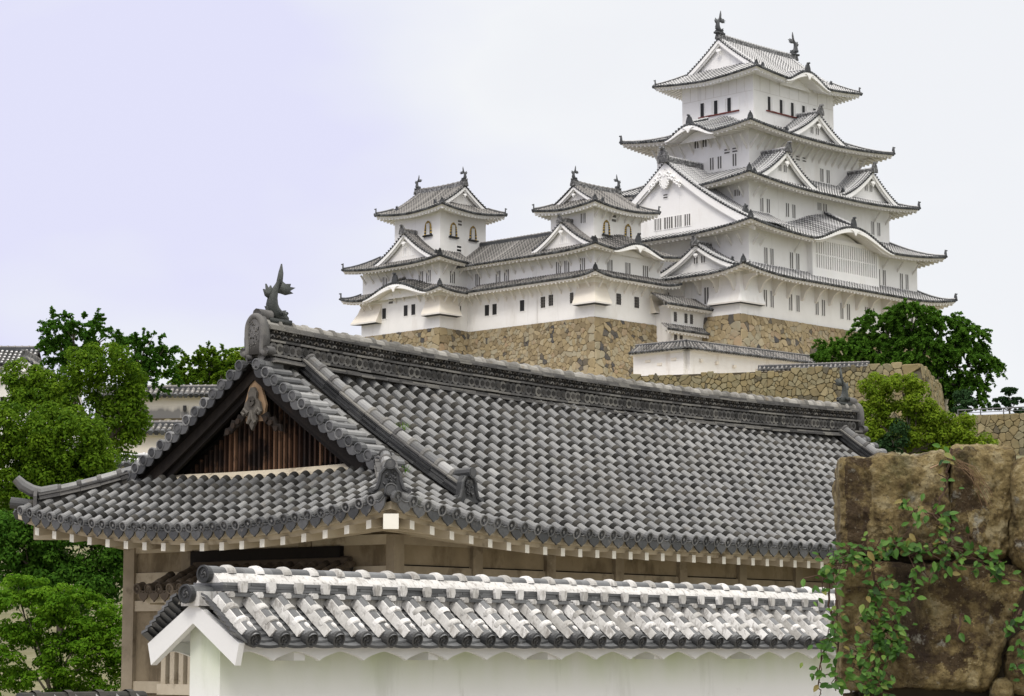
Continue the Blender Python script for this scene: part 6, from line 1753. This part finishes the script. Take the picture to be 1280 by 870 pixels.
def tree(name, label, cat, data, mat, leaf, dens, seed, sub=(9, .40), group=None, droop=0.0, trunk_r=.18, flat=1.0, limb=True, tv=.16, upb=.35, depth=1.0, name2='crown', spray=0.0):
    Y, lobes, base = data
    r = np.random.default_rng(seed); q = random.Random(seed)
    gz = base[1]
    t = thing(name, label, cat, (base[0], Y, gz), group)
    Cs, Ns, Ss, Ts = [], [], [], []
    tb = MB(); tb_pts = []
    for (x, z, rx, rz) in lobes:
        ry = (rx + rz) / 2 * depth
        yo = r.uniform(-.5, .5) * ry * 1.2
        c = np.array([x, Y + yo, z])
        area = 4 * math.pi * ((rx * rz) + (rx * ry) + (ry * rz)) / 3
        cr = min(sub[1], .7 * rz)
        nsub = max(4, int(sub[0] * area / (math.pi * cr * cr)))
        for k in range(nsub):
            v = r.normal(size=3); v /= np.linalg.norm(v); v[2] += upb * .5; v /= np.linalg.norm(v)
            if v[1] > .55 and r.random() < .6: continue          # the far side needs fewer
            cc = c + v * np.array([rx, ry, rz]) * r.uniform(.60, 1.0) ** .7 + r.normal(size=3) * cr * .25
            sr = cr * r.uniform(.6, 1.3)
            n = int(dens * 4 * math.pi * sr * sr / (leaf * leaf * 1.2) + 3)
            d = r.normal(size=(n, 3)); d /= np.linalg.norm(d, axis=1, keepdims=True)
            d[:, 2] += .25; d /= np.linalg.norm(d, axis=1, keepdims=True)
            rr = r.uniform(.45, 1.05, size=(n, 1)) ** .5
            p = cc + d * rr * sr * np.array([1.1, 1.1, flat])
            p[:, 2] -= droop * r.random(n) ** 2 * sr * 2
            nm = d * 1.0 + r.normal(size=(n, 3)) * .45 + np.array([0, 0, .35]); nm /= np.linalg.norm(nm, axis=1, keepdims=True)
            if spray:            # leaves strung along short arching twigs
                k_ = max(3, n // 55); n = k_ * 55
                dr = v * np.array([1, 1, .5]) + r.normal(size=(k_, 3)) * .65; dr /= np.linalg.norm(dr, axis=1, keepdims=True)
                ln_ = sr * r.uniform(1.0, 2.3, k_); ss = r.random((k_, 55)) ** .8
                p = cc + dr[:, None, :] * (ln_[:, None] * ss)[:, :, None] + r.normal(size=(k_, 55, 3)) * (.10 * sr)
                p[:, :, 2] -= spray * ln_[:, None] * ss ** 2
                p = p.reshape(-1, 3); nm = r.normal(size=(n, 3)) * .6 + np.array([0, -.15, .8]); nm /= np.linalg.norm(nm, axis=1, keepdims=True)
            Cs.append(p); Ns.append(nm); Ss.append(leaf * r.uniform(.6, 1.25, n)); Ts.append(np.clip(r.normal(.45 + r.normal(0, tv * .6), tv, n), 0, 1))
        tb_pts.append(c)
    C = np.concatenate(Cs)
    leaves_mesh(name2, C, np.concatenate(Ns), np.concatenate(Ss), np.concatenate(Ts), mat, t)
    b0 = V((base[0], Y, gz - .6)); cen = V(np.mean(np.array(tb_pts), 0)); 
    fork = b0.lerp(cen, .55) + V((q.uniform(-.2, .2), 0, 0))
    tb.tube([b0, b0.lerp(fork, .5) + V((q.uniform(-.15, .15), q.uniform(-.1, .1), 0)), fork], [trunk_r, trunk_r * .8, trunk_r * .65], 8, 0, .5)
    for c in tb_pts:
        c = V(c); mid = fork.lerp(c, .5) + V((q.uniform(-.2, .2), q.uniform(-.2, .2), q.uniform(-.05, .2))) * (c - fork).length * .4
        tb.tube([fork, mid, c], [trunk_r * .5, trunk_r * .32, trunk_r * .12], 6, 0, .6)
        for k in range(3):
            e = c + V((q.uniform(-1, 1), q.uniform(-1, 1), q.uniform(-.2, 1))) * trunk_r * 3
            tb.tube([mid.lerp(c, .5), e], [trunk_r * .16, trunk_r * .05], 5, 0, .7)
    tb.build('trunk', [M['bark']], t, True)
    return t, len(C)
TD = {
'A': (70, [(-13.07, 7.71, 1.42, 0.92), (-14.07, 6.83, 1.03, 1.15), (-12.13, 6.83, 0.83, 0.96), (-13.27, 6.03, 1.65, 0.92), (-14.6, 7.87, 0.6, 0.87), (-12.99, 6.83, 1.38, 1.15), (-11.71, 6.26, 0.55, 0.69), (-13.76, 5.45, 1.15, 0.69), (-12.15, 5.5, 0.92, 0.55)], (-12.93, 4.31)),
'B': (85, [(-14.39, 11.58, 1.25, 0.7), (-13.34, 11.08, 0.5, 0.61), (-16.28, 10.74, 1.25, 0.7), (-17.22, 11.27, 0.67, 0.42), (-15.29, 10.4, 0.98, 0.61), (-13.49, 10.15, 0.84, 0.67), (-13.71, 9.61, 0.84, 0.7), (-16.61, 10.26, 1.11, 0.61), (-13.26, 9.78, 0.5, 0.5), (-13.64, 8.91, 0.56, 0.5)], (-14.34, 7.65)),
'C': (125, [(-22.57, 18.19, 1.72, 0.66), (-23.56, 17.9, 1.02, 0.53), (-21.2, 17.82, 0.9, 0.49), (-23.04, 17.02, 1.23, 0.74), (-22.16, 16.65, 1.23, 0.74)], (-22.57, 14.58)),
'D': (130, [(-19.72, 18.33, 0.94, 0.47), (-18.94, 17.72, 0.6, 0.3), (-20.22, 17.55, 1.19, 0.77), (-19.39, 16.51, 1.28, 0.94), (-19.83, 17.03, 1.19, 0.85)], (-19.87, 14.66)),
'E': (165, [(-21.45, 20.61, 1.62, 1.08), (-20.26, 21.1, 1.3, 0.92), (-22.59, 20.23, 0.92, 0.76), (-20.95, 19.9, 1.84, 0.76), (-19.43, 20.34, 1.08, 0.76)], (-21.21, 18.70)),
'F': (168, [(-19.24, 20.84, 1.1, 1.21), (-18.97, 21.68, 0.77, 0.77), (-19.68, 20.68, 0.88, 0.88)], (-19.15, 19.00)),
'G': (62, [(-12.38, 4.58, 1.02, 0.77), (-10.95, 4.21, 1.12, 0.77), (-10.17, 3.71, 0.53, 0.71), (-12.55, 3.51, 0.91, 0.69), (-11.57, 4.82, 0.91, 0.57), (-11.54, 3.41, 1.22, 0.71), (-10.34, 4.42, 0.53, 0.57), (-12.57, 4.21, 0.61, 0.81), (-10.93, 3.21, 1.02, 0.61), (-9.93, 4.21, 0.33, 0.61)], (-11.30, 1.70)),
'H': (48, [(-9.47, 2.43, 0.76, 0.47), (-8.26, 2.32, 0.63, 0.5), (-9.71, 1.62, 0.66, 0.66), (-8.35, 1.55, 0.72, 0.66), (-8.91, 2.09, 0.79, 0.54), (-7.95, 1.16, 0.41, 0.47), (-9.05, 1.16, 0.63, 0.38), (-9.71, 2.87, 0.63, 0.31), (-8.61, 2.55, 0.63, 0.38), (-7.81, 1.78, 0.31, 0.63), (-9.82, 1.0, 0.47, 0.47)], (-8.71, -0.07)),
'I': (238, [(36.21, 33.18, 2.34, 1.56), (39.38, 34.37, 2.5, 1.09), (42.11, 33.34, 2.73, 1.72), (44.84, 32.15, 1.56, 1.4), (33.02, 31.19, 2.73, 1.4), (31.04, 30.16, 1.56, 0.62), (35.38, 30.96, 2.18, 1.56), (40.1, 30.96, 2.73, 1.72), (43.61, 29.77, 2.5, 1.87), (46.59, 29.53, 1.25, 0.94), (44.88, 27.16, 1.72, 1.17), (42.52, 26.77, 0.94, 1.4), (37.71, 29.77, 2.65, 1.09), (42.4, 28.58, 1.72, 1.4)], (38.31, 27.95)),
'J': (150, [(22.5, 17.9, 0.89, 0.64), (23.99, 18.15, 1.08, 0.49), (24.97, 17.65, 0.74, 0.49), (21.98, 16.16, 0.69, 0.74), (23.71, 16.26, 1.23, 0.64), (24.95, 16.75, 0.98, 0.59), (25.43, 15.91, 1.08, 0.59), (23.1, 15.17, 1.08, 0.69), (25.16, 14.67, 1.23, 0.64), (26.64, 14.92, 0.98, 0.59), (27.62, 14.67, 0.89, 0.59), (29.0, 14.28, 0.69, 0.49), (27.89, 15.41, 0.79, 0.59), (27.12, 14.08, 1.48, 0.59), (26.17, 15.76, 0.89, 0.69), (22.73, 16.9, 0.89, 0.69), (21.71, 14.92, 0.69, 0.98), (25.88, 13.93, 1.08, 0.44), (22.44, 14.42, 0.79, 0.69)], (24.12, 12.20)),
'K': (149, [(23.37, 14.68, 0.64, 0.98), (22.92, 14.09, 0.59, 0.59)], (23.28, 12.13)),
'L': (202, [(41.42, 23.24, 0.66, 0.26), (42.14, 22.51, 0.53, 0.23), (40.74, 22.51, 0.66, 0.23), (41.46, 22.17, 0.6, 0.23), (40.26, 21.91, 0.53, 0.2), (42.31, 21.57, 0.53, 0.2)], (41.37, 21.37)),
'M': (206, [(38.43, 23.26, 0.88, 0.41), (38.48, 22.65, 0.95, 0.34), (37.99, 22.03, 0.81, 0.27)], (38.40, 21.76)),
}
M['leaf_mid'] = leafmat('mid_green_leaves', [(.024, .070, .008), (.050, .125, .012), (.082, .180, .018), (.12, .23, .026)])
cnt = []
def T_(k, *a, **kw):
    o, n = tree(a[0], a[1], a[2], TD[k], *a[3:], **kw); cnt.append((k, n))
T_('A', 'camphor_tree', 'domed light green camphor tree lowest in front of the others at left', 'tree', M['leaf_camphor'], .058, .62, 1, sub=(1.0, .27), trunk_r=.22)
T_('B', 'camphor_tree', 'tall clumpy camphor tree with visible grey forked trunk at left', 'tree', M['leaf_camphor'], .066, .60, 2, sub=(1.0, .27), trunk_r=.20)
T_('C', 'broadleaf_tree', 'dark spreading tree with flat top beside the left turret', 'tree', M['leaf_dark'], .095, .50, 3, sub=(.8, .36), flat=.6, trunk_r=.16, tv=.12, spray=.18)
T_('D', 'broadleaf_tree', 'dark leaning tree with open feathery top, right of the flat-topped tree', 'tree', M['leaf_dark'], .095, .5, 4, sub=(.8, .34), flat=.65, trunk_r=.16, tv=.12, spray=.18)
T_('E', 'broadleaf_tree', 'bushy tree rising behind the upper cream wall', 'tree', M['leaf_camphor'], .12, .5, 5, sub=(.9, .42), trunk_r=.2, spray=.1)
T_('F', 'broadleaf_tree', 'yellow-green tree half hidden by the gatehouse gable', 'tree', M['leaf_bright'], .12, .5, 6, sub=(.9, .42), trunk_r=.2)
T_('G', 'evergreen_shrub', 'dark evergreen shrub under the left corner of the gatehouse eave', 'shrub', M['leaf_dark'], .055, .55, 7, sub=(.9, .22), trunk_r=.14)
T_('H', 'maple_tree', 'fresh green maple in the lower left corner of the view', 'tree', M['leaf_maple'], .040, .50, 8, sub=(.85, .17), trunk_r=.06, flat=.6)
T_('I', 'evergreen_tree', 'big dark green drooping tree standing behind the terrace wall corner', 'tree', M['leaf_mid'], .18, .80, 9, sub=(1.5, .62), spray=.55, trunk_r=.4, tv=.14)
T_('J', 'broadleaf_tree', 'yellow-green cloud-shaped tree between gatehouse ridge end and brown blocks', 'tree', M['leaf_bright'], .105, .70, 10, sub=(1.15, .34), trunk_r=.16, tv=.18)
T_('K', 'evergreen_shrub', 'small dark conifer bush nestled inside the yellow-green tree', 'shrub', M['leaf_pine'], .11, .6, 11, sub=(1.0, .36), trunk_r=.12)
T_('L', 'pine_tree', 'small pine clipped into cloud layers on the far right wall', 'tree', M['leaf_pine'], .12, .9, 12, sub=(1.2, .24), flat=.6, trunk_r=.10)
T_('M', 'pine_tree', 'small dark pine on the far right wall, touching the drooping tree', 'tree', M['leaf_pine'], .13, .8, 13, sub=(1.1, .3), flat=.8, trunk_r=.10)
print('leaves', cnt, sum(n for _, n in cnt))
